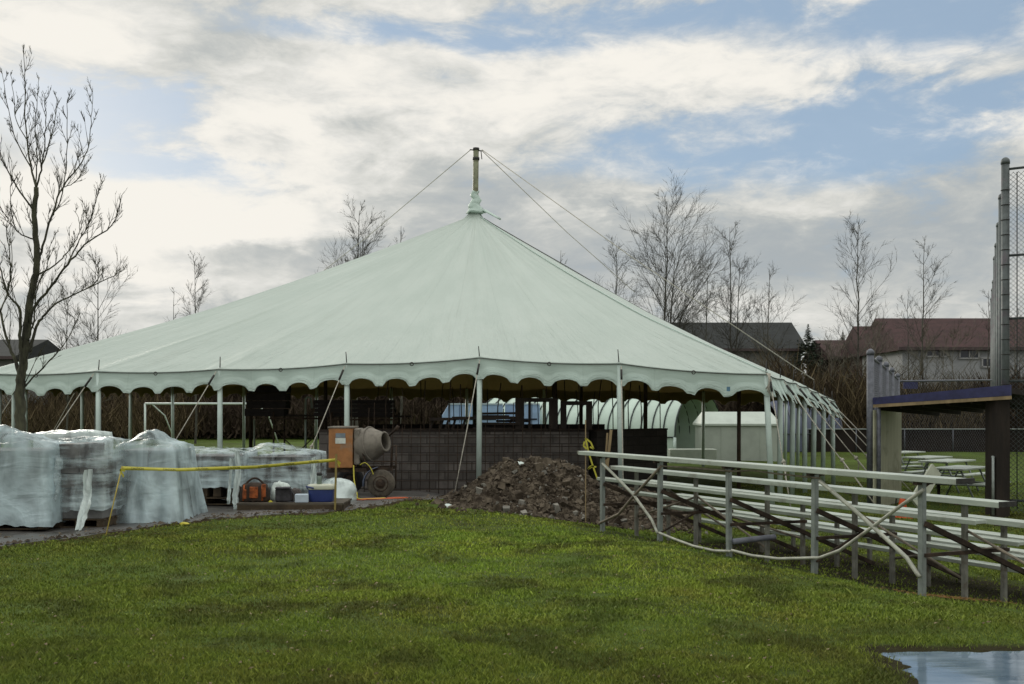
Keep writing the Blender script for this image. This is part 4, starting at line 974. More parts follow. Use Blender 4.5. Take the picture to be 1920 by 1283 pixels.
# ---------------------------------------------------------------- low platform with gear
Yp = 16.7; g = terr(-3.7, Yp)
root = thing('low_platform', (-3.7, Yp + .45, g), 'low dark timber platform at the pavement edge', 'platform')
mb = MB(); x0, x1 = at(443, 0, Yp).x, at(641, 0, Yp - .1).x
PT = g + .13
for k in range(5): mb.box(((x0 + x1) / 2, Yp + .1 + k * .19, PT - .015), (x1 - x0, .165, .03), rz=R(1))
mb.build('deck_board', M('weathered_deck', (.085, .07, .05), .75, 0, .3, 4, .2, 30, dirt=((.20, .19, .15), 1.5, .58, .6)), root)
mb = MB()
for yy in (Yp + .03, Yp + .85): mb.box(((x0 + x1) / 2, yy, g + .045), (x1 - x0 - .03, .06, .11), rz=R(1))
for k in range(4): mb.box((x0 + .04 + (x1 - x0 - .08) * k / 3, Yp + .44, g + .045), (.06, .75, .11), rz=R(1))
mb.build('skirt_board', m_pal, root)
ZP = PT + .002
def tool_bag():
    c_ = at(478, 0, Yp + .35); root = thing('tool_bag', (c_.x, c_.y, ZP), 'dark tool bag with rust-orange panels on the platform', 'bag')
    m1 = M('bag_black', (.018, .014, .012), .85, 0, .4, 12, .4, 30, col2=(.06, .035, .02)); m2 = M('bag_orange', (.28, .07, .015), .8, 0, .5, 14, .4, 30)
    mb = MB(); rows_ = []
    for j in range(10):
        t = j / 9; s_ = 1 - .25 * t ** 2 if t < .9 else .6
        rows_.append([(c_.x + rbox(a * .2618, .25, .15, 5)[0] * s_ * (1 + .06 * math.sin(a * 3.1 + j)), c_.y + rbox(a * .2618, .25, .15, 5)[1] * s_, ZP + .30 * t + .015 * math.sin(a * 2 + j)) for a in range(24)])
    mb.loops(rows_); mb.build('body', m1, root)
    mb = MB()
    for k, (dx, w_) in enumerate(((-.13, .05), (.02, .14), (.19, .06))): mb.box((c_.x + dx, c_.y - .155, ZP + .13 + .03 * k), (w_, .03, .16 + .03 * k), rz=.05 * k)
    bevel(mb.build('pocket', m2, root), .01)
    mb = MB(); mb.tube([(c_.x - .17 + .34 * k / 10, c_.y, ZP + .27 + .12 * math.sin(math.pi * k / 10)) for k in range(11)], .018, 7); mb.build('handle', m1, root)
    for s_ in (-1, 1): mb = MB(); mb.tube([(c_.x + s_ * .16, c_.y - .15, ZP + .02), (c_.x + s_ * .15, c_.y - .12, ZP + .29)], .016, 6); mb.build('strap', m2, root)
tool_bag()
c_ = at(524, 0, Yp + .55); lump('cloth_bundle', 526, 0, Yp + .62, .19, .15, .30, m_white_plastic, 'rumpled white cloth bundle behind the dark bags', 'cloth', 8, zoff=ZP)
c_ = at(534, 0, Yp + .3); root = thing('satchel', (c_.x, c_.y, ZP), 'boxy charcoal bag between the tool bag and the cooler', 'bag')
m_s = M('charcoal_cloth', (.045, .043, .048), .85, 0, .4, 9, .4, 30)
mb = MB(); mb.box((c_.x - .02, c_.y, ZP + .115), (.26, .20, .23), rz=.12); bevel(mb.build('body', m_s, root), .03, 3)
mb = MB(); mb.box((c_.x - .02, c_.y - .04, ZP + .235), (.25, .22, .02), rz=.12); bevel(mb.build('flap', m_s, root), .008)
mb = MB(); mb.tube([(c_.x + .12, c_.y - .08, ZP + .2), (c_.x + .2, c_.y - .12, ZP + .1), (c_.x + .17, c_.y - .12, ZP + .01), (c_.x + .08, c_.y - .15, ZP + .012)], .012, 6); mb.build('strap', m_s, root)
lump('yellow_glove', 507, 0, Yp + .18, .035, .03, .03, m_yel, 'tiny yellow glove beside the tool bag', 'glove', 4, zoff=ZP)
lump('cloth_bundle', 555, 0, Yp + .5, .12, .12, .20, M('brown_grey_cloth', (.10, .085, .08), .9, 0, .4, 8), 'grey-brown cloth lump just left of the cooler', 'cloth', 12, zoff=ZP)
c_ = at(566, 0, Yp + .15); mb = MB(); mb.box((c_.x, c_.y, ZP + .07), (.22, .14, .14), rz=.1); tag(bevel(mb.build('lunch_box', M('pale_blue_white', (.50, .58, .66), .5, 0, .1, 8)), .015, 3), 'small bluish-white box against the cooler', 'box')
def cooler():
    c_ = at(603, 0, Yp + .35); root = thing('cooler', (c_.x, c_.y, ZP), 'blue picnic cooler with cream lid', 'cooler')
    mb = MB(); rows_ = [[(c_.x + rbox(a * .2618, .205 * s_, .14 * s_, 8)[0], c_.y + rbox(a * .2618, .205 * s_, .14 * s_, 8)[1], ZP + z) for a in range(24)] for s_, z in ((.93, 0), (.96, .01), (1, .20), (1, .205))]
    mb.loops(rows_); mb.build('tub', M('cooler_blue', (.030, .050, .19), .4, 0, .15, 5), root)
    mb = MB(); rows_ = [[(c_.x + rbox(a * .2618, .215 * s_, .15 * s_, 8)[0], c_.y + rbox(a * .2618, .215 * s_, .15 * s_, 8)[1], ZP + z) for a in range(24)] for s_, z in ((1, .206), (1.02, .215), (1.02, .262), (.97, .285), (.5, .29))]
    mb.loops(rows_); mb.build('lid', M('cooler_cream', (.60, .62, .50), .45, 0, .06, 5), root)
    mb = MB(); mb.tube([(c_.x - .20, c_.y - .15, ZP + .215), (c_.x - .225, c_.y - .17, ZP + .26), (c_.x - .1, c_.y - .165, ZP + .23)], .014, 6); mb.build('handle', bpy.data.materials['cooler_blue'], root)
    x_ = c_.x - .04; root = thing('thermos_flask', (x_, c_.y, ZP + .29), 'steel thermos flask with black top on the cooler lid', 'flask')
    mb = MB(); mb.lathe((x_, c_.y, ZP + .292), [(.040, 0), (.044, .01), (.044, .13), (.036, .145)], 18); mb.build('body', M('flask_steel', (.22, .27, .24), .35, .6, .1, 5), root)
    mb = MB(); mb.lathe((x_, c_.y, ZP + .292), [(.042, .14), (.046, .15), (.044, .19), (.036, .195)], 18); mb.build('cup_lid', M('black_plastic', (.015, .015, .015), .4), root)
cooler()
# ---------------------------------------------------------------- caution tape on stakes
m_tape = M('caution_tape', (.50, .46, .05), .45, 0, .08, 9)
m_black = M('tape_print', (.02, .02, .02), .6)
s1t, s1b = at(228, 878, 13.85), at(193, 1003, 13.35); s2 = at(633, 862, 16.9)
def stake(name, a, b, lab):
    root = thing(name, (b.x, b.y, b.z), lab, 'stake', 'stakes holding the caution tape')
    mb = MB(); mb.tube([b - Vector((0, 0, .15)), a], [.007, .009], 6); mb.build('stake', m_yel if False else M('yellow_wood' + name[-3:], (.36, .28, .05), .7, 0, .2, 8), root); return root
ra = stake('marking_stake', s1t + (s1t - s1b) * .03, Vector((s1b.x, s1b.y, terr(s1b.x, s1b.y))), 'thin leaning yellow stake in front of the flared pallet')
root = thing('marking_stake', (s2.x, s2.y - .2, terr(s2.x, s2.y)), 'upright yellow wooden stake right of the blue cooler', 'stake', 'stakes holding the caution tape')
mb = MB(); mb.bar((s2.x - .01, 16.7, terr(s2.x, 16.7) - .05), (s2.x + .01, 16.72, s2.z + .10), .032, .02); mb.build('stake', M('yellow_lath', (.26, .20, .06), .7, 0, .2, 8), root)
def tape(P_, lab, text=True, w=.052):
    root = thing('caution_tape', P_[0], lab, 'tape'); mb = MB(); q = []
    for i in range(len(P_) - 1):
        for k in range(10): q.append(Vector(P_[i]).lerp(Vector(P_[i + 1]), k / 10))
    q.append(Vector(P_[-1])); vs = []
    for i, p in enumerate(q):
        tw = .5 * math.sin(i * .22) + .15; h = Vector((0, math.sin(tw) * w / 2, math.cos(tw) * w / 2)); vs += [p - h, p + h]
    mb.add(vs, [(2 * i, 2 * i + 2, 2 * i + 3, 2 * i + 1) for i in range(len(q) - 1)], True)
    o = mb.build('ribbon', m_tape, root); md = o.modifiers.new('t', 'SOLIDIFY'); md.thickness = .002
    if text:
        L_ = 0; nxt = .25; last = q[0]
        for i in range(1, len(q)):
            d = (q[i] - q[i - 1]); 
            while L_ + d.length > nxt:
                p = q[i - 1].lerp(q[i], (nxt - L_) / d.length); tw = .5 * math.sin(i * .22) + .15
                cu = bpy.data.curves.new('caution_text', 'FONT'); cu.body = 'CAUTION'; cu.size = .045; cu.align_x = 'CENTER'; cu.align_y = 'CENTER'
                t_ = bpy.data.objects.new('tmp', cu); C.objects.link(t_); bpy.context.view_layer.update()
                me = bpy.data.meshes.new_from_object(t_.evaluated_get(bpy.context.evaluated_depsgraph_get())); bpy.data.objects.remove(t_)
                me.materials.clear(); me.materials.append(m_black); lo = bpy.data.objects.new('lettering', me); C.objects.link(lo); lo.parent = o
                dn_ = d.normalized(); lo.location = p - root.location + Vector((0, -.006, 0)); ang = math.atan2(dn_.z, dn_.x); yaw = math.atan2(dn_.y, dn_.x)
                lo.rotation_euler = (R(90) - tw, -math.asin(dn_.z), yaw); nxt += .52
            L_ += d.length
    return root
mid1 = at(335, 881, 14.6); mid2 = at(480, 876, 15.5)
tape([s1t, mid1, mid2, s2 + Vector((0, -.03, 0))], 'yellow caution tape strung past the pallets between two stakes')
mb = MB()
for (dx, dz) in ((.07, -.05), (.05, -.10), (-.02, -.13)): mb.add([s2 + Vector((0, -.05, 0)), s2 + Vector((dx, -.06, dz)), s2 + Vector((dx * .7, -.05, dz - .03)), s2 + Vector((-.01, -.05, -.03))], [(0, 1, 2, 3)])
for (dx, dz) in ((.08, -.02), (.06, -.10)): mb.add([s1t + Vector((0, -.05, 0)), s1t + Vector((dx, -.06, dz)), s1t + Vector((dx * .7, -.05, dz - .03)), s1t + Vector((-.01, -.05, -.03))], [(0, 1, 2, 3)])
kn = mb.build('knot', m_tape, root)
lump('tape_scrap', 345, 0, 14.55, .07, .05, .03, m_yel, 'yellow scrap on the pavement at the foot of the flared sheet', 'scrap', 4)
# yellow tape hanging at the seats' left end, with two laths
a0 = at(1098, 790, 16.6); rt = thing('marking_stake', (a0.x, 16.6, terr(a0.x, 16.6)), 'pale lath with flagging behind the left end of the seats', 'stake', 'stakes holding the caution tape')
mb = MB(); mb.bar((a0.x, 16.6, mound_h(a0.x, 16.6) - .1), a0 + Vector((0, 0, .02)), .016, .014); mb.build('stake', m_wood, rt)
mb = MB(); 
for pts in ([(1098, 822), (1104, 850), (1111, 872), (1120, 898)], [(1098, 822), (1108, 830), (1113, 842), (1106, 838)], [(1096, 828), (1094, 836), (1100, 842)], [(1112, 874), (1102, 880), (1108, 874), (1118, 876)]):
    for i in range(len(pts) - 1): mb.bar(at(*pts[i], 16.5), at(*pts[i + 1], 16.5), .026, .010, up=(0, 1, 0))
mb.build('flagging_ribbon', m_tape, rt)
a0 = at(1145, 812, 17.3); rt = thing('marking_stake', (a0.x, 17.3, terr(a0.x, 17.3)), 'leaning double lath behind the top seat plank', 'stake', 'stakes holding the caution tape')
mb = MB(); mb.bar(at(1138, 880, 17.3), at(1146, 806, 17.3), .045, .02); mb.bar(at(1134, 880, 17.4), at(1139, 812, 17.4), .03, .02); mb.build('stake', m_wood, rt)
# ---------------------------------------------------------------- spectator seats
def BP(s, w, z): return Vector((BA[0] + BD[0] * s + BN[0] * w, BA[1] + BD[1] * s + BN[1] * w, z))
def bleacher():
    root = thing('bleacher', (BP(2.84, 1.2, 0).x, BP(2.84, 1.2, 0).y, -.3), 'five-row aluminium bleacher seen from behind on the grass', 'bleacher')
    dirv = Vector((BD[0], BD[1], 0))
    for i in range(5):
        w, z = .575 * i, 1.035 - .235 * i
        mb = MB(); mb.bar(BP(-.51, w, z), BP(6.15, w, z), .20, .04); mb.bar(BP(-.51, w - .098, z - .008), BP(6.15, w - .098, z - .008), .010, .055); bevel(mb.build('seat_plank', m_alu, root), .006)
        mb = MB(); mb.bar(BP(6.15, w, z), BP(6.185, w, z), .206, .048); mb.build('end_cap', m_iron, root)
        mb = MB(); mb.bar(BP(-.545, w, z), BP(-.51, w, z), .206, .048); mb.build('end_cap', m_post_grey, root)
        if i < 4:
            w2, z2 = .30 + .60 * i, .64 - .235 * i
            mb = MB(); mb.bar(BP(-.51, w2, z2), BP(6.1, w2, z2), .15, .035); mb.bar(BP(-.51, w2 - .074, z2 - .006), BP(6.1, w2 - .074, z2 - .006), .010, .045); bevel(mb.build('foot_plank', m_alu, root), .006)
    for k in range(5):
        s = 1.42 * k; tilt = (.0, .01, -.01, .01, 0)[k]
        g = terr(BP(s, 0, 0).x, BP(s, 0, 0).y); g0 = g - .05
        # near post: steel angle (two thin flanges)
        a, b = BP(s, -.02, g0), BP(s + tilt, -.02, .985)
        mb = MB(); mb.bar(a, b, .052, .008, up=dirv.cross(Vector((0, 0, 1)))); 
        nrm = Vector((BN[0], BN[1], 0)); mb.bar(a + dirv * .024 + nrm * .025, b + dirv * .024 + nrm * .025, .008, .05, up=nrm); mb.build('near_post', m_galv, root)
        mb = MB(); mb.bar(BP(s, -.09, .985), BP(s, .13, .985), .05, .03); mb.bar(BP(s, -.02, .93), BP(s, .10, .99), .05, .02); mb.build('seat_bracket', m_rust, root)
        for j in range(1, 5):
            w = .575 * j + .02; q = BP(s, w, 0); gg = terr(q.x, q.y) - .05; zt_ = 1.035 - .235 * j - .03
            mb = MB(); mb.bar(BP(s, w, gg), BP(s, w, zt_), .045, .045, up=nrm); mb.build('inner_post', m_post_grey, root)
            mb = MB(); mb.bar(BP(s, w - .12, zt_ + .0), BP(s, w + .12, zt_ + .0), .05, .03); mb.build('seat_bracket', m_rust, root)
        mb = MB(); mb.bar(BP(s + .04, 0, .60), BP(s + .04, 2.35, -.33), .04, .05); mb.build('raker', m_rust, root)
        mb = MB(); mb.bar(BP(s + .03, 0, .30), BP(s + .03, 1.2, .28), .03, .035); mb.build('base_tie', m_rust, root)
        if k in (1, 3): mb = MB(); mb.bar(BP(s + .03, .0, .05), BP(s + .03, .65, .32), .022, .022); mb.build('knee_brace', m_rust, root)
    PA = BP(0, -.05, 0)
    def pl(lst, r_, mat, name='cross_brace'):
        pts = [onplane(x_, y_, PA, BD) for x_, y_ in lst]; sp = []
        for i in range(len(pts) - 1):
            for q in range(5): sp.append(pts[i].lerp(pts[i + 1], q / 5))
        sp.append(pts[-1]); mb = MB(); mb.tube(sp, r_, 8); mb.build(name, mat, root)
    m_gp = M('brace_pipe', (.44, .45, .38), .6, .2, .2, 9, dirt=((.16, .12, .08), 5, .55, .6)); m_bp = M('brace_brown', (.20, .17, .13), .7, .2, .3, 9)
    pl([(1130, 869), (1188, 928), (1222, 975), (1233, 1000)], .020, m_gp)
    pl([(1125, 981), (1160, 964), (1184, 935), (1240, 874)], .019, m_bp)
    pl([(1236, 999), (1262, 1010), (1300, 1024), (1340, 1033), (1370, 1034)], .017, m_gp, 'sagging_pipe')
    pl([(1372, 1032), (1410, 1042), (1460, 1048), (1500, 1047), (1535, 1046)], .017, m_gp, 'sagging_pipe')
    pl([(1537, 1046), (1575, 1032), (1620, 1000), (1680, 955), (1732, 918)], .018, m_gp)
    pl([(1537, 902), (1600, 955), (1650, 1000), (1700, 1046), (1724, 1082)], .021, m_gp)
    pl([(1240, 874), (1300, 878), (1375, 884)], .010, m_bp, 'tie_rod'); pl([(1375, 884), (1410, 882), (1460, 889), (1537, 897)], .010, m_bp, 'tie_rod')
    # deeper braces in the middle plane
    for (s0, z0, s1, z1, w) in ((0, .1, 1.42, .5, .62), (1.42, .5, 2.84, -.05, .62), (4.26, .55, 5.68, .0, .62), (5.68, .5, 7.0, .0, .62), (1.42, .2, 2.84, .05, 1.2), (4.26, .0, 5.68, .3, 1.2), (0, .45, 1.42, .0, 1.2)):
        mb = MB(); mb.tube([BP(s0, w, z0), BP(s1, w, z1)], .015, 6); mb.build('inner_brace', m_bp, root)
    mb = MB(); mb.tube([BP(2.9, .02, .10), BP(2.9, .66, .12)], .035, 8); mb.build('stub_pipe', M('stub_blue_grey', (.20, .21, .25), .7, .1, .2, 9), root)
bleacher()
# straw coloured patch by the last post
mb = MB(); r = random.Random(9); c_ = BP(5.75, .30, 0)
for i in range(900):
    a, q = r.uniform(0, 6.28), r.gauss(0, .5); X, Y = c_.x + math.cos(a) * q * .75, c_.y + math.sin(a) * q * .32; z = terr(X, Y) + .012 + r.uniform(0, .012); a2 = r.uniform(0, 3.14); L_ = r.uniform(.015, .05)
    mb.add([(X, Y, z), (X + math.cos(a2) * L_, Y + math.sin(a2) * L_, z + r.uniform(0, .012)), (X + math.cos(a2) * L_ * .5, Y + math.sin(a2) * L_ * .5 + .006, z + .004)], [(0, 1, 2)])
tag(mb.build('fallen_leaves', M('straw_leaves', (.24, .13, .035), .9, 0, .5, 20)), 'rusty brown dead leaves around the foot of the last bleacher post', 'leaves', kind='stuff')

# ---------------------------------------------------------------- picnic tables, cone, board
def table(cx, cy, rz, label):
    g = terr(cx, cy); root = thing('picnic_table', (cx, cy, g), label, 'picnic table', 'row of aluminium picnic tables beyond the dugout')
    c_, s_ = math.cos(rz), math.sin(rz); T = lambda a, b, z: (cx + a * c_ - b * s_, cy + a * s_ + b * c_, g + z)
    mb = MB()
    for k in range(3): mb.box(T(0, -.25 + .25 * k, .75), (1.5, .235, .04), rz=rz)
    bevel(mb.build('table_top', m_alu, root), .008)
    for s in (-1, 1):
        mb = MB(); mb.box(T(0, s * .68, .45), (1.5, .25, .04), rz=rz); bevel(mb.build('bench_seat', m_alu, root), .008)
        mb = MB(); x_ = s * .5; mb.tube([T(x_, -.55, 0), T(x_, -.22, .72), T(x_, .22, .72), T(x_, .55, 0)], .022, 7); mb.tube([T(x_, -.72, .42), T(x_, .72, .42)], .02, 7); mb.build('leg_frame', m_galv, root)
    return root
for (px, py, Y, rz, lab) in ((1692, 848, 33.5, 35, 'farthest picnic table, half behind the pale dugout wall'), (1738, 863, 29, 38, 'second farthest picnic table beyond the bleacher'), (1776, 878, 25.2, 40, 'picnic table nearest but one to the dark dugout post'), (1800, 894, 22.2, 44, 'nearest picnic table, right by the dark dugout post')):
    table((px - 960) / F * Y, Y, R(rz), lab)
def cone(px, Y):
    X = (px - 960) / F * Y; g = terr(X, Y); root = thing('traffic_cone', (X, Y, g), 'orange cone behind the bleacher below the pale dugout wall', 'cone'); m_c = M('cone_orange', (.62, .09, .02), .5, 0, .1, 8)
    mb = MB(); mb.box((X, Y, g + .015), (.30, .30, .03)); bevel(mb.build('base', m_c, root), .01)
    mb = MB(); mb.lathe((X, Y, g + .03), [(.115, 0), (.03, .42), (.02, .43)], 20); mb.build('body', m_c, root)
cone(1692, 18.9)
mb = MB(); mb.bar(at(1715, 945, 15.2), at(1755, 880, 15.6), .22, .04, up=(.4, -1, .2)); tag(mb.build('leaning_board', M('pale_board', (.36, .38, .30), .8, 0, .15, 4, .2, 20)), 'pale board leaning diagonally behind the bleacher', 'board')
# ---------------------------------------------------------------- dugout shelter
def dugout():
    A, Bq = at(1630, 753, 21.0), at(1882, 732, 18.7); root = thing('dugout_shelter', (8.3, 20, terr(8.3, 20)), 'open dugout shelter with navy fascia and pale side wall', 'dugout')
    fdir = (Bq - A); fdir.z = 0; fdir.normalize(); bk = Vector((-fdir.y, fdir.x, 0)); bk = bk if bk.y > 0 else -bk
    A2, B2 = A - fdir * .05, Bq + fdir * .12
    mb = MB(); h0, h1 = .068, .10
    mb.add([A2 + Vector((0, 0, -h0)), B2 + Vector((0, 0, -h1)), B2 + Vector((0, 0, h1)), A2 + Vector((0, 0, h0))] + [p + bk * .05 for p in (A2 + Vector((0, 0, -h0)), B2 + Vector((0, 0, -h1)), B2 + Vector((0, 0, h1)), A2 + Vector((0, 0, h0)))], [(0, 1, 2, 3), (7, 6, 5, 4), (0, 4, 5, 1), (3, 2, 6, 7), (0, 3, 7, 4), (1, 5, 6, 2)])
    mb.build('fascia', m_navy, root)
    mb = MB(); mb.bar(A2 + bk * .03 + Vector((0, 0, -h0 - .035)), B2 + bk * .03 + Vector((0, 0, -h1 - .035)), .05, .065); mb.build('timber_trim', m_wood, root)
    mb = MB(); d = 2.4; q = [A2 + bk * .055, B2 + bk * .055, B2 + bk * d + Vector((0, 0, -.18)), A2 + bk * d + Vector((0, 0, -.10))]; up_ = Vector((0, 0, .04)); dn = Vector((0, 0, -.06))
    mb.add([p + dn for p in q] + [p + up_ for p in q], [(0, 3, 2, 1), (4, 5, 6, 7), (0, 1, 5, 4), (1, 2, 6, 5), (2, 3, 7, 6), (3, 0, 4, 7)]); mb.build('roof', m_wood_dark, root)
    for k in range(6):
        p = A2.lerp(B2, (k + .4) / 6); mb = MB(); mb.bar(p + bk * .12 + Vector((0, 0, -.13)), p + bk * (d - .1) + Vector((0, 0, -.26)), .05, .13); mb.build('rafter', m_wood_dark, root)
    # pale side wall at the left end
    p0, p1 = at(1638, 760, 20.8), at(1689, 760, 22.2); g = terr(p0.x, p0.y) - .1
    mb = MB(); mb.bar((p0.x, p0.y, (g + p0.z) / 2 - .05), (p1.x, p1.y, (g + p0.z) / 2 - .05), .03, p0.z - g - .1); mb.build('side_wall', M('side_wall_ribbed', (.42, .42, .30), .7, 0, .12, 3, .4, 30, stretch=(6, 6, .3), dirt=((.17, .17, .10), 1.2, .5, .6)), root)
    # right end: wide dark post wall
    p = at(1877, 740, 19.0); g = terr(p.x, p.y); mb = MB(); mb.box((p.x - .02, p.y + .1, (g + p.z) / 2), (.25, .45, p.z - g)); mb.build('end_wall', m_wood_dark, root)
    p = at(1800, 905, 22.4); mb = MB(); mb.bar(at(1740, 907, 22.6), at(1862, 910, 21.5), .30, .04); 
    mb.bar((at(1760, 0, 22.5).x, 22.5, terr(9.6, 22.5)), at(1760, 908, 22.5), .05, .05); mb.bar((at(1850, 0, 21.6).x, 21.6, terr(9.6, 21.6)), at(1850, 910, 21.6), .05, .05); mb.build('bench', m_wood_dark, root)
    # small gate panel
    a, b = at(1850, 842, 22.5), at(1862, 858, 18.9); g = -.3; gt = thing('mesh_gate', (a.x, a.y, g), 'narrow pale mesh gate left of the dark dugout post', 'gate')
    mb = MB(); 
    for P_ in (a, b): mb.tube([(P_.x, P_.y, g), P_], .025, 7)
    mb.tube([a, b], .03, 7); mb.tube([(a.x, a.y, g + .1), (b.x, b.y, g + .1)], .02, 7); mb.build('gate_frame', m_galv, gt)
    mb = MB(); nn = 40
    for k in range(nn): 
        p_ = a.lerp(b, k / nn); q_ = a.lerp(b, min(1, (k + 9) / nn)); mb.bar((p_.x, p_.y, g + .1), (q_.x, q_.y, q_.z), .006, .006); mb.bar((q_.x, q_.y, g + .1), (p_.x, p_.y, p_.z), .006, .006)
    mb.build('gate_mesh', m_galv, gt)
dugout()
# ---------------------------------------------------------------- chain link fences
def chain(parent, a, b, z0, z1, pitch, r_, mat, name='chain_mesh'):
    """diamond mesh of wires between ground points a and b"""
    a, b = Vector((a[0], a[1], 0)), Vector((b[0], b[1], 0)); L_ = (b - a).length; d = (b - a) / L_; H = z1 - z0; mb = MB()
    k = -H
    while k < L_:
        for sgn in (1, -1):
            s0, s1 = max(k, 0), min(k + H, L_)
            if s1 > s0:
                za, zb_ = (z0 + s0 - k, z0 + s1 - k) if sgn > 0 else (z1 - (s0 - k), z1 - (s1 - k))
                p, q = a + d * s0, a + d * s1; mb.tube([(p.x, p.y, za), (q.x, q.y, zb_)], r_, 3, cap=False)
        k += pitch
    return mb.build(name, mat, parent)
def fence_post(root, X, Y, ztop, r_, mat, capped=True):
    g = terr(X, Y); mb = MB(); mb.tube([(X, Y, g - .05), (X, Y, ztop)], r_, 12); p = mb.build('fence_post', mat, root)
    if capped: mb = MB(); mb.lathe((X, Y, ztop - .02), [(r_ * 1.12, 0), (r_ * 1.12, .05), (r_ * .95, .09), (r_ * .5, .12), (.004, .13)], 12); mb.build('post_cap', mat, p)
# tall backstop running away from the camera, with its near return panel to the right
m_bs = M('backstop_steel', (.10, .115, .115), .55, .4, .2, 8, .1, 30, dirt=((.10, .07, .09), 3, .5, .5))
bs = thing('backstop_fence', (9.25, 19.0, terr(9.25, 19)), 'very tall chain-link backstop with a line of receding round posts', 'fence')
pts = [(9.25 + (19.9 - 9.25) * k / 7, 19 + 23 * k / 7) for k in range(8)]
tops = [at(0, py, Y).z for py, (X, Y) in zip((306, 372, 424, 462, 486, 530, 545, 562), pts)]
for k, (X, Y) in enumerate(pts): fence_post(bs, X, Y, tops[k], .068 if k else .072, m_bs)
for z in (2.4, 3.3, 4.75): mb = MB(); mb.tube([(*pts[0], z), (*pts[7], z)], .02, 6); mb.build('rail', m_bs, bs)
Q = (13.0, 16.6)
for py in (318, 480, 598, 715, 938): z = at(0, py, 19).z; mb = MB(); mb.tube([(9.25, 19, z), (Q[0], Q[1], z)], .024, 7); mb.build('rail', m_bs, bs)
chain(bs, (9.28, 18.94), Q, -.25, 6.1, .088, .0042, m_bs)
mb = MB()
for k in range(22): z = -.1 + k * .28; mb.tube([(9.25 + math.cos(t * .785) * .08, 19 + math.sin(t * .785) * .08, z) for t in range(9)], .007, 4); 
mb.tube([(9.42, 18.9, -.2), (9.42, 18.9, 6.1)], .010, 5); mb.build('tie_wires', m_iron, bs)
fence_post(bs, Q[0], Q[1], 6.3, .07, m_bs)
# lower fence at the dugout's left corner stepping away
df = thing('dugout_fence', (7.43, 21.0, terr(7.4, 21)), 'blue-grey chain-link fence with domed posts stepping back from the dugout', 'fence')
ps = [(1632, 664, 21.0, .075), (1648, 676, 23.6, .075), (1661, 686, 26.3, .075), (1672, 696, 29.3, .075), (1683, 706, 33, .075)]
for (px, py, Y, r_) in ps: fence_post(df, (px - 960) / F * Y, Y, at(0, py, Y).z, r_, m_fence_paint)
for i in range(4):
    a, b = at(ps[i][0], ps[i][1] + 5, ps[i][2]), at(ps[i + 1][0], ps[i + 1][1] + 5, ps[i + 1][2]); mb = MB(); mb.tube([a, b], .028, 7); mb.build('rail', m_fence_paint, df)
    chain(df, (a.x, a.y), (b.x, b.y), -.4, (a.z + b.z) / 2 - .02, .10, .005, m_fence_paint)
e4, e0 = at(1683, 715, 33), at(1862, 713, 36); mb = MB(); mb.tube([e4, e0], .035, 7); mb.build('rail', m_fence_paint, df)
chain(df, (e4.x, e4.y), (e0.x, e0.y), -.5, e4.z, .14, .002, m_fence_paint)
a = at(1707, 722, 34.5); mb = MB(); mb.box((a.x, a.y, a.z), (.50, .03, .26)); mb.build('banner', m_navy, df)
mb = MB(); mb.tube([(7.56, 20.9, -.3), (7.56, 20.9, 1.7)], .05, 8); mb.build('brace_post', m_fence_paint, df)
# far field fence with dark wind screen
m_screen = M('dark_windscreen', (.022, .018, .016), .95, 0, .3, .8, .2, 6, spec=.1)
ff_ = thing('field_fence', (20, 51, terr(20, 51)), 'low far fence with brown-black screen and thin top rail behind the ball field', 'fence')
x_a, x_b = 7.5, 34; Yf = 50.5; zt_ = at(0, 806, Yf).z
mb = MB(); mb.bar((x_a, Yf, (zt_ - .55) / 2), (x_b, Yf, (zt_ - .55) / 2), .03, zt_ + .55); mb.build('screen', m_screen, ff_)
for k in range(12): X = x_a + (x_b - x_a) * k / 11; mb = MB(); mb.tube([(X, Yf - .05, -.5), (X, Yf - .05, zt_ + .06)], .03, 6); mb.build('fence_post', m_fence_paint, ff_)
mb = MB(); mb.tube([(x_a, Yf - .05, zt_ + .03), (x_b, Yf - .05, zt_ + .03)], .028, 6); mb.build('rail', m_galv, ff_)
# dark board fence on the left far side
bf = thing('board_fence', (-18, 74, -.5), 'long dark board fence along the far left side of the field', 'fence')
mb = MB(); r = random.Random(6); X = -58
while X < 9: mb.box((X, 74 + r.uniform(-.01, .01), .55 + r.uniform(-.02, .02)), (.285, .03, 2.2)); X += .30
mb.build('boards', M('dark_fence_board', (.042, .030, .022), .9, 0, .4, .7, .2, 8, stretch=(3, 3, .4)), bf)
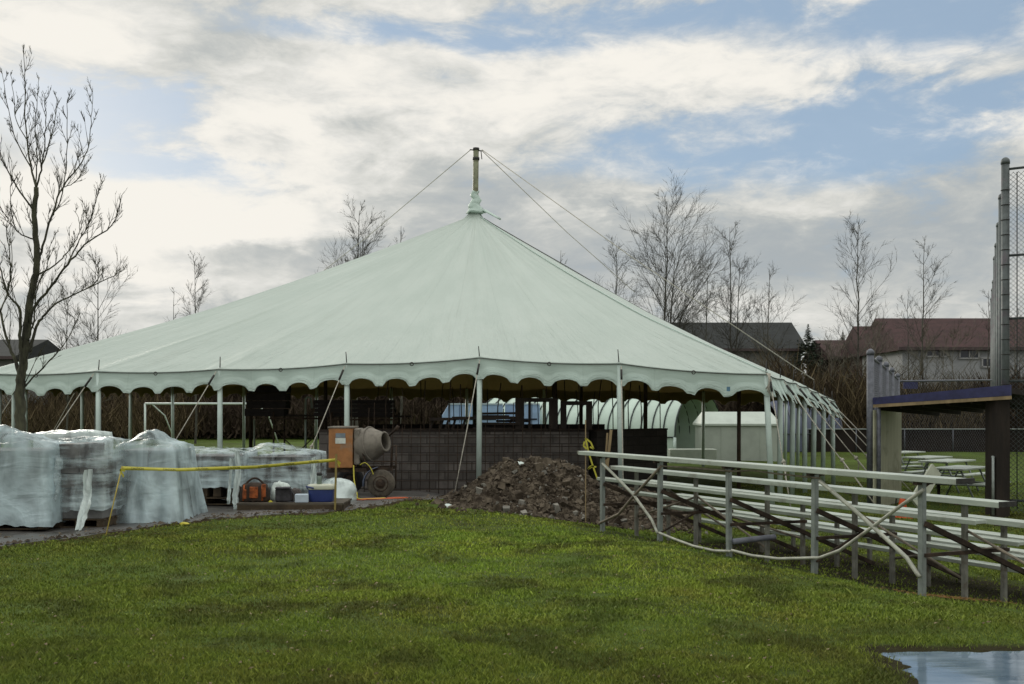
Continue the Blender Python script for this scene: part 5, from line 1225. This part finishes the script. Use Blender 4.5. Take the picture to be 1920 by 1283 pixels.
# ---------------------------------------------------------------- houses
def house(name, x0, x1, Y, dep, ze, zr, mw, mr, label, wins=(), hip=.0, ridge_along=True):
    g = -.6; root = thing(name, ((x0 + x1) / 2, Y + dep / 2, g), label, 'house')
    mb = MB(); mb.box(((x0 + x1) / 2, Y + dep / 2, (g + ze) / 2), (x1 - x0, dep, ze - g)); wl = mb.build('wall', mw, root)
    o = .45; rows_ = []
    mb = MB()
    for X, ins in ((x0 - o, hip), (x1 + o, -hip)):
        rows_.append([(X, Y - o, ze - .1), (X, Y - o, ze + .12), (X + ins, Y + dep / 2, zr), (X, Y + dep + o, ze + .12), (X, Y + dep + o, ze - .1)])
    mb.loops(rows_, smooth=False); rf = mb.build('roof', mr, root)
    mb = MB(); mb.bar((x0 - o, Y - o - .03, ze + .02), (x1 + o, Y - o - .03, ze + .02), .05, .22); mb.build('gutter', M('gutter_brown', (.06, .04, .04), .6) if 'gutter_brown' not in bpy.data.materials else bpy.data.materials['gutter_brown'], rf)
    for (wx, wz, ww, wh) in wins:
        mb = MB(); mb.box((wx, Y - .03, wz), (ww, .08, wh)); w_ = mb.build('window', m_dkglass, root)
        mb = MB()
        for (dx, dz, a_, b_) in ((0, wh / 2, ww + .16, .1), (0, -wh / 2, ww + .16, .1), (-ww / 2, 0, .1, wh), (ww / 2, 0, .1, wh), (0, 0, .07, wh)): mb.box((wx + dx, Y - .09, wz + dz), (a_, .08, b_))
        mb.build('window_frame', M('frame_white', (.4, .4, .4), .6) if 'frame_white' not in bpy.data.materials else bpy.data.materials['frame_white'], w_)
    return root
m_roofd = M('slate_shingle', (.020, .023, .023), .9, 0, .25, 1.2, .4, 8, stretch=(1, 1, 3)); m_roofr = M('maroon_shingle', (.050, .022, .022), .9, 0, .25, 1.2, .4, 8, stretch=(1, 1, 3))
m_wg = M('grey_siding', (.16, .16, .15), .8, 0, .12, .8); m_wp = M('pale_siding', (.33, .34, .35), .8, 0, .1, .8); m_wr = M('dull_red_siding', (.075, .045, .04), .9, 0, .2, .8)
xx = lambda px, Y: (px - 960) / F * Y
zz = lambda py, Y: CAMH + (HZ - py) / F * Y
house('townhouse', xx(1180, 85), xx(1502, 85), 85, 9, zz(657, 85), zz(604, 89), m_wg, m_roofd, 'grey house with a long dark slate roof right of the tent slope', wins=((xx(1440, 85), zz(700, 85), 1.2, 1.2), (xx(1480, 85), zz(698, 85), 1.0, 1.2)))
house('townhouse', xx(1692, 70), xx(1985, 70), 70, 8, zz(655, 70), zz(597, 74), m_wp, m_roofr, 'pale house with broad maroon roof and row of dark windows', wins=((xx(1748, 70), zz(662, 70), .9, .5), (xx(1768, 70), zz(662, 70), .5, .5), (xx(1816, 70), zz(664, 70), 1.3, .6), (xx(1850, 70), zz(680, 70), .7, .6)))
house('townhouse', xx(1640, 76), xx(1700, 76), 76, 7, zz(662, 76), zz(612, 79.5), m_wr, m_roofr, 'narrow reddish house wing left of the pale maroon-roofed house')
house('townhouse', xx(1562, 82), xx(1634, 82), 82, 7, zz(672, 82), zz(638, 85.5), m_wr, m_roofr, 'low reddish house between the slate roof and the maroon roofs')
house('townhouse', xx(-160, 70), xx(22, 70), 70, 9, zz(672, 70), zz(636, 74), m_wg, m_roofd, 'dark-roofed house behind the bare tree at the far left')
# ---------------------------------------------------------------- brush behind the field (uncountable twigs)
def thicket(name, regions, mat, label, seed):
    r = np.random.default_rng(seed); V = []; Fc = []; base = 0
    for (x0, x1, y0, y1, n_, h0, h1, wd) in regions:
        X = r.uniform(x0, x1, n_); Y = r.uniform(y0, y1, n_); hump = .78 + .22 * np.sin(X * .7 + 1) * np.sin(X * .23 + 2) + .10 * np.sin(X * 2.3)
        H = r.uniform(h0, h1, n_) * hump; zb = r.uniform(-.5, .2, n_) + r.beta(1.2, 2.2, n_) * H * .85; L_ = r.uniform(.5, 1.9, n_) ; a = r.uniform(0, 6.283, n_); tl = r.uniform(.2, 1.7, n_)
        zt2 = np.minimum(zb + L_, H); dx = np.cos(a) * tl * L_ * .7; dy = np.sin(a) * tl * L_ * .5; w_ = wd * r.uniform(.5, 1.5, n_)
        v = np.stack([np.stack([X - w_, Y, zb], 1), np.stack([X + w_, Y, zb], 1), np.stack([X + dx, Y + dy, zt2], 1)], 1).reshape(-1, 3); V.append(v)
    V = np.concatenate(V); n_ = len(V) // 3
    me = bpy.data.meshes.new(name); me.vertices.add(len(V)); me.vertices.foreach_set('co', V.ravel()); me.loops.add(len(V)); me.loops.foreach_set('vertex_index', np.arange(len(V), dtype=np.int32)); me.polygons.add(n_); me.polygons.foreach_set('loop_start', np.arange(0, len(V), 3, dtype=np.int32)); me.update(calc_edges=True)
    at2 = me.attributes.new('tint', 'FLOAT', 'POINT'); at2.data.foreach_set('value', np.repeat(r.beta(1.3, 3, n_), 3).astype(np.float32))
    me.materials.append(mat); o = bpy.data.objects.new(name, me); C.objects.link(o); return tag(o, label, 'brush', kind='stuff')
def twigmat(name, a, b):
    m = bpy.data.materials.new(name); m.use_nodes = True; n = NT(m.node_tree); P = n.N['Principled BSDF']
    t = n.N.new('ShaderNodeAttribute'); t.attribute_name = 'tint'; tcn = n.N.new('ShaderNodeTexCoord').outputs['Object']; f, _ = n.noise(tcn, .35, 4, .6)
    n.L.new(n.mix(n.m('MULTIPLY', t.outputs['Fac'], n.m('ADD', f, .5)), a, b), P.inputs['Base Color']); P.inputs['Roughness'].default_value = .95; P.inputs['Specular IOR Level'].default_value = .1; return m
m_tw = twigmat('brush_brown', (.022, .015, .011), (.11, .085, .06)); m_tw2 = twigmat('brush_tan', (.030, .022, .013), (.20, .155, .09))
thicket('bramble_bank', [(-70, 14, 75, 82, 80000, 3.6, 6.6, .08), (-60, 9, 70, 73.5, 34000, 1.4, 3.4, .06), (4, 44, 52, 60, 60000, 2.2, 4.6, .055), (4, 46, 60, 66, 20000, 2.0, 4.2, .06)], m_tw, 'dark brown leafless brush closing off the far side of the field', 3)
thicket('tall_brush', [(13, 22, 53, 64, 16000, 2.5, 5.6, .022), (22, 38, 53, 64, 17000, 2.2, 4.9, .020), (14, 24, 51, 58, 9000, 3, 5.8, .022), (-40, -20, 60, 66, 4000, 2.5, 6.5, .022)], m_tw2, 'tan twiggy saplings in front of the far houses', 5)
# ---------------------------------------------------------------- bare trees
MINR = .008
def sprout(mb, p, d, L_, r_, depth, rng, up=.25, seg=None, kids=None, nsides=3, spread=.6, wig=.10):
    seg = seg or max(2, min(6, int(L_ / .35))); pts = [Vector(p)]; rs = [r_]; d = Vector(d).normalized(); out = []
    for i in range(seg):
        d = (d + Vector((rng.gauss(0, wig), rng.gauss(0, wig), rng.gauss(0, wig * .5) + up / seg))).normalized()
        pts.append(pts[-1] + d * (L_ / seg)); rs.append(r_ * (1 - .78 * (i + 1) / seg)); out.append((pts[-1].copy(), d.copy(), rs[-1]))
    mb.tube(pts, rs, nsides, cap=False)
    if depth > 0:
        nk = kids[0]
        for k in range(nk):
            t = rng.uniform(.15, .92); i = min(seg - 1, int(t * seg)); q, dd, rr = out[i]; q = pts[i].lerp(pts[i + 1], rng.random())
            a = rng.uniform(0, 6.283); side = dd.orthogonal().normalized(); side = side * math.cos(a) + dd.cross(side) * math.sin(a)
            nd = (dd + side * rng.uniform(spread * .7, spread * 1.3)).normalized()
            sprout(mb, q, nd, L_ * rng.uniform(.38, .70) * (1.15 - .75 * t), max(rr * .6, r_ * .30, MINR), depth - 1, rng, up, None, kids[1:] or kids, 3, spread, wig)
def bare_tree(px, pytop, Y, halfw, seed, label, name='bare_tree', mat=None, nl=16, kids=(9, 7), stems=1, lean=0, rmin=1.0, group=None, low=.22):
    X = xx(px, Y); zt = zz(pytop, Y); g = -.55; H = zt - g; rng = random.Random(seed); W_ = halfw / F * Y
    root = thing(name, (X, Y, g), label, 'tree', group); tr = MB(); cr = MB(); mat = mat or m_bark_far
    for st in range(stems):
        r0 = H * .0068 * rmin; hh = H * (1 if st == 0 else rng.uniform(.7, .92)); pts = [Vector((X + (st and rng.uniform(-.4, .4)), Y, g))]; n_ = 12; dx = lean / n_ + (0 if st == 0 else rng.choice((-1, 1)) * .35 * W_ / n_)
        for i in range(n_): pts.append(pts[-1] + Vector((dx + rng.gauss(0, .003 * H), rng.gauss(0, .003 * H), hh / n_)))
        rs = [r0 * (1 - .88 * i / n_) for i in range(n_ + 1)]; tr.tube(pts, rs, 7, cap=False)
        nl_ = int(nl * 1.5)
        for k in range(nl_):
            t = low + (1 - low) * (k + rng.random()) / nl_ * .97; i = min(n_ - 1, int(t * n_)); q = pts[i].lerp(pts[i + 1], t * n_ - i)
            a = rng.uniform(0, 6.283); env = math.sin(math.pi * min(1, (t * .85 + .12))) ** .7; hor = Vector((math.cos(a), math.sin(a), 0)); L_ = W_ * env * rng.uniform(.6, 1.4) * 1.85
            L_ = max(L_, .06 * H)
            sprout(cr, q, hor * 1.0 + Vector((0, 0, rng.uniform(.9, 1.7))), L_, max(.014, rs[i] * .40), len(kids), rng, .13, None, kids, 4, .70, .035)
    tr.build('trunk', mat, root); cr.build('crown', mat, root); return root
G = 'bare trees beyond the field'
T_ = [  # px, top y, Y, half width px, seed, label, kwargs
 (1248, 378, 62, 78, 11, 'tallest broad bare tree rising behind the tent right slope', dict(stems=2, nl=20, kids=(9, 7))),
 (1155, 455, 66, 45, 12, 'bare tree close to the tent slope, left of the tallest tree', dict(nl=14, kids=(8, 6))),
 (1325, 492, 70, 32, 13, 'slim bare tree just right of the tallest tree', dict(nl=12, kids=(7, 5))),
 (1372, 425, 64, 42, 14, 'bare tree with upright crown over the slate roof', dict(stems=2, nl=14, kids=(8, 6))),
 (1435, 505, 68, 45, 15, 'forked bare tree over the right half of the slate roof', dict(stems=2, nl=10, kids=(7, 5))),
 (1300, 560, 72, 40, 16, 'small bushy bare tree low over the left of the slate roof', dict(nl=14, kids=(7, 5))),
 (1608, 425, 58, 52, 17, 'lone vase-shaped bare tree between the two roofs', dict(nl=16, kids=(8, 6), stems=1)),
 (1733, 452, 62, 38, 18, 'pyramidal bare tree in front of the maroon roof', dict(nl=16, kids=(7, 5))),
 (1708, 560, 66, 28, 19, 'small bare tree left of the pyramidal tree', dict(nl=10, kids=(6, 5))),
 (1852, 545, 62, 22, 20, 'faint bare tree just left of the backstop posts', dict(nl=10, kids=(6, 4))),
 (668, 395, 58, 55, 21, 'round-crowned bare tree showing over the tent left slope', dict(stems=3, nl=18, kids=(9, 6))),
 (748, 425, 62, 14, 22, 'thin bare treetop beside the round-crowned tree', dict(nl=8, kids=(5, 4))),
 (366, 490, 62, 38, 23, 'bare tree with oval crown low over the tent left slope', dict(nl=14, kids=(8, 6))),
 (325, 545, 64, 16, 24, 'small thin bare tree left of the oval-crowned tree', dict(nl=8, kids=(5, 4))),
 (180, 480, 50, 55, 25, 'spreading bare tree right of the big foreground tree', dict(nl=14, kids=(8, 6))),
 (125, 540, 52, 45, 26, 'low spreading bare tree behind the foreground tree', dict(nl=12, kids=(7, 5))),
 (1045, 470, 72, 12, 27, 'wisp of bare treetop over the upper right canopy', dict(nl=8, kids=(5, 4))),
 (1640, 600, 56, 40, 28, 'pale scrubby bare tree between the houses', dict(nl=14, kids=(7, 5), mat=m_bark_pale)),
 (1560, 640, 54, 45, 29, 'pale scrubby bare tree right of the tent corner', dict(nl=14, kids=(7, 5), mat=m_bark_pale)),
 (1450, 640, 56, 40, 30, 'pale scrubby bare tree in front of the grey house', dict(nl=12, kids=(7, 5), mat=m_bark_pale)),
 (1790, 620, 55, 45, 31, 'scrubby bare tree screening the pale house windows', dict(nl=12, kids=(7, 5), mat=m_bark_pale)),
 (1725, 610, 55, 30, 32, 'scrubby bare tree at the left end of the pale house', dict(nl=12, kids=(7, 5), mat=m_bark_pale)),
 (1905, 600, 57, 40, 33, 'scrubby bare tree seen through the backstop mesh', dict(nl=12, kids=(7, 5), mat=m_bark_pale)),
]
for (px, py, Y, hw, sd_, lab, kw) in T_: bare_tree(px, py, Y, hw, sd_, lab, group=G, **kw)
# conifers
m_con = M('conifer_needles', (.014, .024, .012), .9, 0, .4, 2, col2=(.03, .05, .024))
def conifer(px, pyt, Y, W_, seed, label):
    X = xx(px, Y); H = zz(pyt, Y) + .6; rng = random.Random(seed); root = thing('conifer_tree', (X, Y, -.6), label, 'tree', 'dark conifers among the houses')
    mb = MB(); mb.tube([(X, Y, -.6), (X, Y, -.6 + H)], [.22, .02], 6); mb.build('trunk', m_bark_far, root)
    mb = MB()
    for k in range(2600):
        t = rng.random() ** .8; r_ = (W_ * 3.4) * (1 - t) ** 1.0 * (.75 + .25 * math.sin(t * 40)) * rng.uniform(.2, 1.05); a = rng.uniform(0, 6.283); z = -.6 + H * (.15 + .85 * t) - r_ * .25
        p = Vector((X + math.cos(a) * r_, Y + math.sin(a) * r_, z)); s_ = rng.uniform(.12, .34) * min(1, .18 + 3.2 * (1 - t))
        mb.add([p + Vector((rng.uniform(-s_, s_), rng.uniform(-s_, s_), rng.uniform(-s_, s_) * .5)) for _ in range(3)], [(0, 1, 2)])
    mb.build('crown', m_con, root)
for a in ((1515, 608, 84, 1.5, 1, 'dark conifer hard against the slate-roofed house'), (1580, 622, 92, 1.3, 2, 'small dark conifer left of the clump between houses'), (1612, 628, 93, 1.8, 3, 'low dark conifer behind the low reddish house'), (1636, 604, 92, 1.8, 4, 'dark pointed conifer left of the narrow red roof'), (1660, 608, 94, 1.5, 5, 'dark conifer peeping over the narrow red roof'), (86, 640, 80, 2.2, 7, 'dark conifer beside the far left house')): conifer(*a)
# ---------------------------------------------------------------- the bare tree in the left foreground
def front_tree():
    global MINR
    MINR = .0042
    Y0 = 16.0; P_ = lambda px, py, dy=0: at(px, py, Y0 + dy)
    root = thing('bare_tree', (P_(40, 0).x, Y0, terr(P_(40, 0).x, Y0)), 'large bare tree with budding upright twigs at the left edge in front of the tent', 'tree')
    rng = random.Random(77)
    def limb(mb, pts, r0, r1, nt, twigL, up=1.0, dy0=0.0, dy1=0.0, n=8, jit=.006):
        P3 = []; m_ = len(pts); cr_ = [pts[0]] + list(pts) + [pts[-1]]
        for i in range(m_ - 1):
            A_, B_, C_, D_ = [Vector((*q_, 0)) for q_ in cr_[i:i + 4]]
            for k in range(5):
                u = k / 5; t = (i + u) / (m_ - 1); v_ = .5 * ((2 * B_) + (C_ - A_) * u + (2 * A_ - 5 * B_ + 4 * C_ - D_) * u * u + (-A_ + 3 * B_ - 3 * C_ + D_) * u ** 3)
                P3.append(P_(v_.x, v_.y, dy0 + (dy1 - dy0) * t) + Vector((rng.gauss(0, jit), rng.gauss(0, jit), 0)) * (i + k > 0))
        P3.append(P_(*pts[-1], dy1)); rs = [(r0 + (r1 - r0) * (i / (len(P3) - 1)) ** .6) * (.62 if r0 < .1 else .88) for i in range(len(P3))]
        mb.tube(P3, rs, n)
        nt = int(nt * 1.05)
        for k in range(nt):
            t = .12 + .88 * (k + rng.random()) / nt; i = min(len(P3) - 2, int(t * (len(P3) - 1))); q = P3[i]; dd = (P3[i + 1] - P3[i]).normalized()
            a = rng.uniform(0, 6.283); hor = Vector((math.cos(a), math.sin(a) * .8, 0)); d = (dd * .8 + hor * .75 + Vector((0, 0, .55 * up))).normalized()
            L_ = twigL * rng.uniform(.4, 1.15) * (1.15 - .8 * t)
            sprout(crown, q, d, L_, max(.0062, min(.012, rs[i] * .30)), 2, rng, .40, None, (6, 2), 4, .6, .03)
        return P3
    tr = MB(); crown = MB()
    limb(tr, [(41, 850), (38, 780), (38, 720), (42, 690), (48, 640), (55, 577), (63, 532), (69, 487), (67, 441), (64, 396), (68, 351)], .108, .040, 8, .8, n=12)
    tr.build('trunk', m_bark, root)
    lb = MB()
    L = lambda pts, r0, r1, nt, tw, dy1=0.0, up=1.0: limb(lb, pts, r0, r1, nt, tw, up, 0, dy1)
    L([(68, 351), (59, 315), (50, 261), (47, 190), (47, 148), (43, 84)], .034, .006, 10, .75, .3)
    L([(68, 351), (78, 310), (84, 270), (86, 220), (84, 178)], .030, .006, 9, .6, -.3)
    L([(78, 315), (92, 270), (103, 225), (108, 184)], .02, .005, 6, .5, .5)
    L([(66, 360), (70, 300), (66, 240), (70, 180), (74, 145)], .022, .005, 8, .5, .4)
    L([(64, 396), (32, 351), (14, 318), (0, 290), (-14, 240)], .028, .006, 8, .8, -.6)
    L([(59, 315), (30, 262), (16, 205), (2, 128)], .020, .005, 8, .5, .5)
    L([(50, 261), (30, 225), (26, 180), (20, 135)], .014, .005, 6, .4, -.4)
    L([(66, 450), (40, 440), (27, 423), (20, 369), (24, 330)], .024, .005, 8, .6, -.7)
    L([(72, 490), (77, 473), (97, 405), (118, 351), (149, 310), (166, 275), (172, 220), (174, 166)], .042, .005, 16, .75, .4)
    L([(97, 405), (112, 380), (122, 330), (125, 270), (126, 200), (127, 190)], .02, .005, 9, .5, -.5)
    L([(118, 351), (135, 345), (150, 330), (164, 300)], .015, .005, 6, .5, .9)
    L([(54, 610), (66, 575), (90, 545), (127, 496), (158, 460), (199, 432), (217, 410), (226, 372)], .052, .006, 15, .8, -.7)
    L([(127, 496), (150, 450), (170, 410), (182, 370), (194, 326)], .022, .005, 9, .5, .2)
    L([(72, 514), (100, 500), (120, 480), (140, 455), (150, 420), (138, 395)], .028, .005, 8, .6, .8)
    L([(56, 660), (68, 613), (85, 590), (108, 568), (163, 541), (212, 518), (235, 505)], .05, .006, 13, .6, .5, .6)
    L([(163, 541), (180, 528), (185, 512), (182, 495)], .016, .005, 6, .35, .7)
    L([(44, 690), (38, 640), (38, 586), (26, 565), (14, 550), (0, 500), (-12, 460)], .06, .012, 8, .8, -.5)
    L([(40, 712), (28, 672), (14, 640), (0, 585), (-20, 540), (-40, 480)], .065, .012, 8, .9, .5)
    L([(14, 550), (20, 500), (12, 440), (16, 400)], .025, .005, 7, .5, -.9)
    L([(0, 585), (16, 540), (22, 470), (10, 420)], .025, .005, 7, .6, .9)
    L([(48, 724), (70, 700), (93, 676), (121, 645), (137, 615), (148, 590)], .026, .005, 9, .35, -.3, .4)
    L([(52, 640), (64, 600), (70, 540), (88, 500), (96, 450)], .03, .005, 9, .6, -1.0)
    lb.build('limbs', m_bark, root); crown.build('crown', m_bark, root)
front_tree()
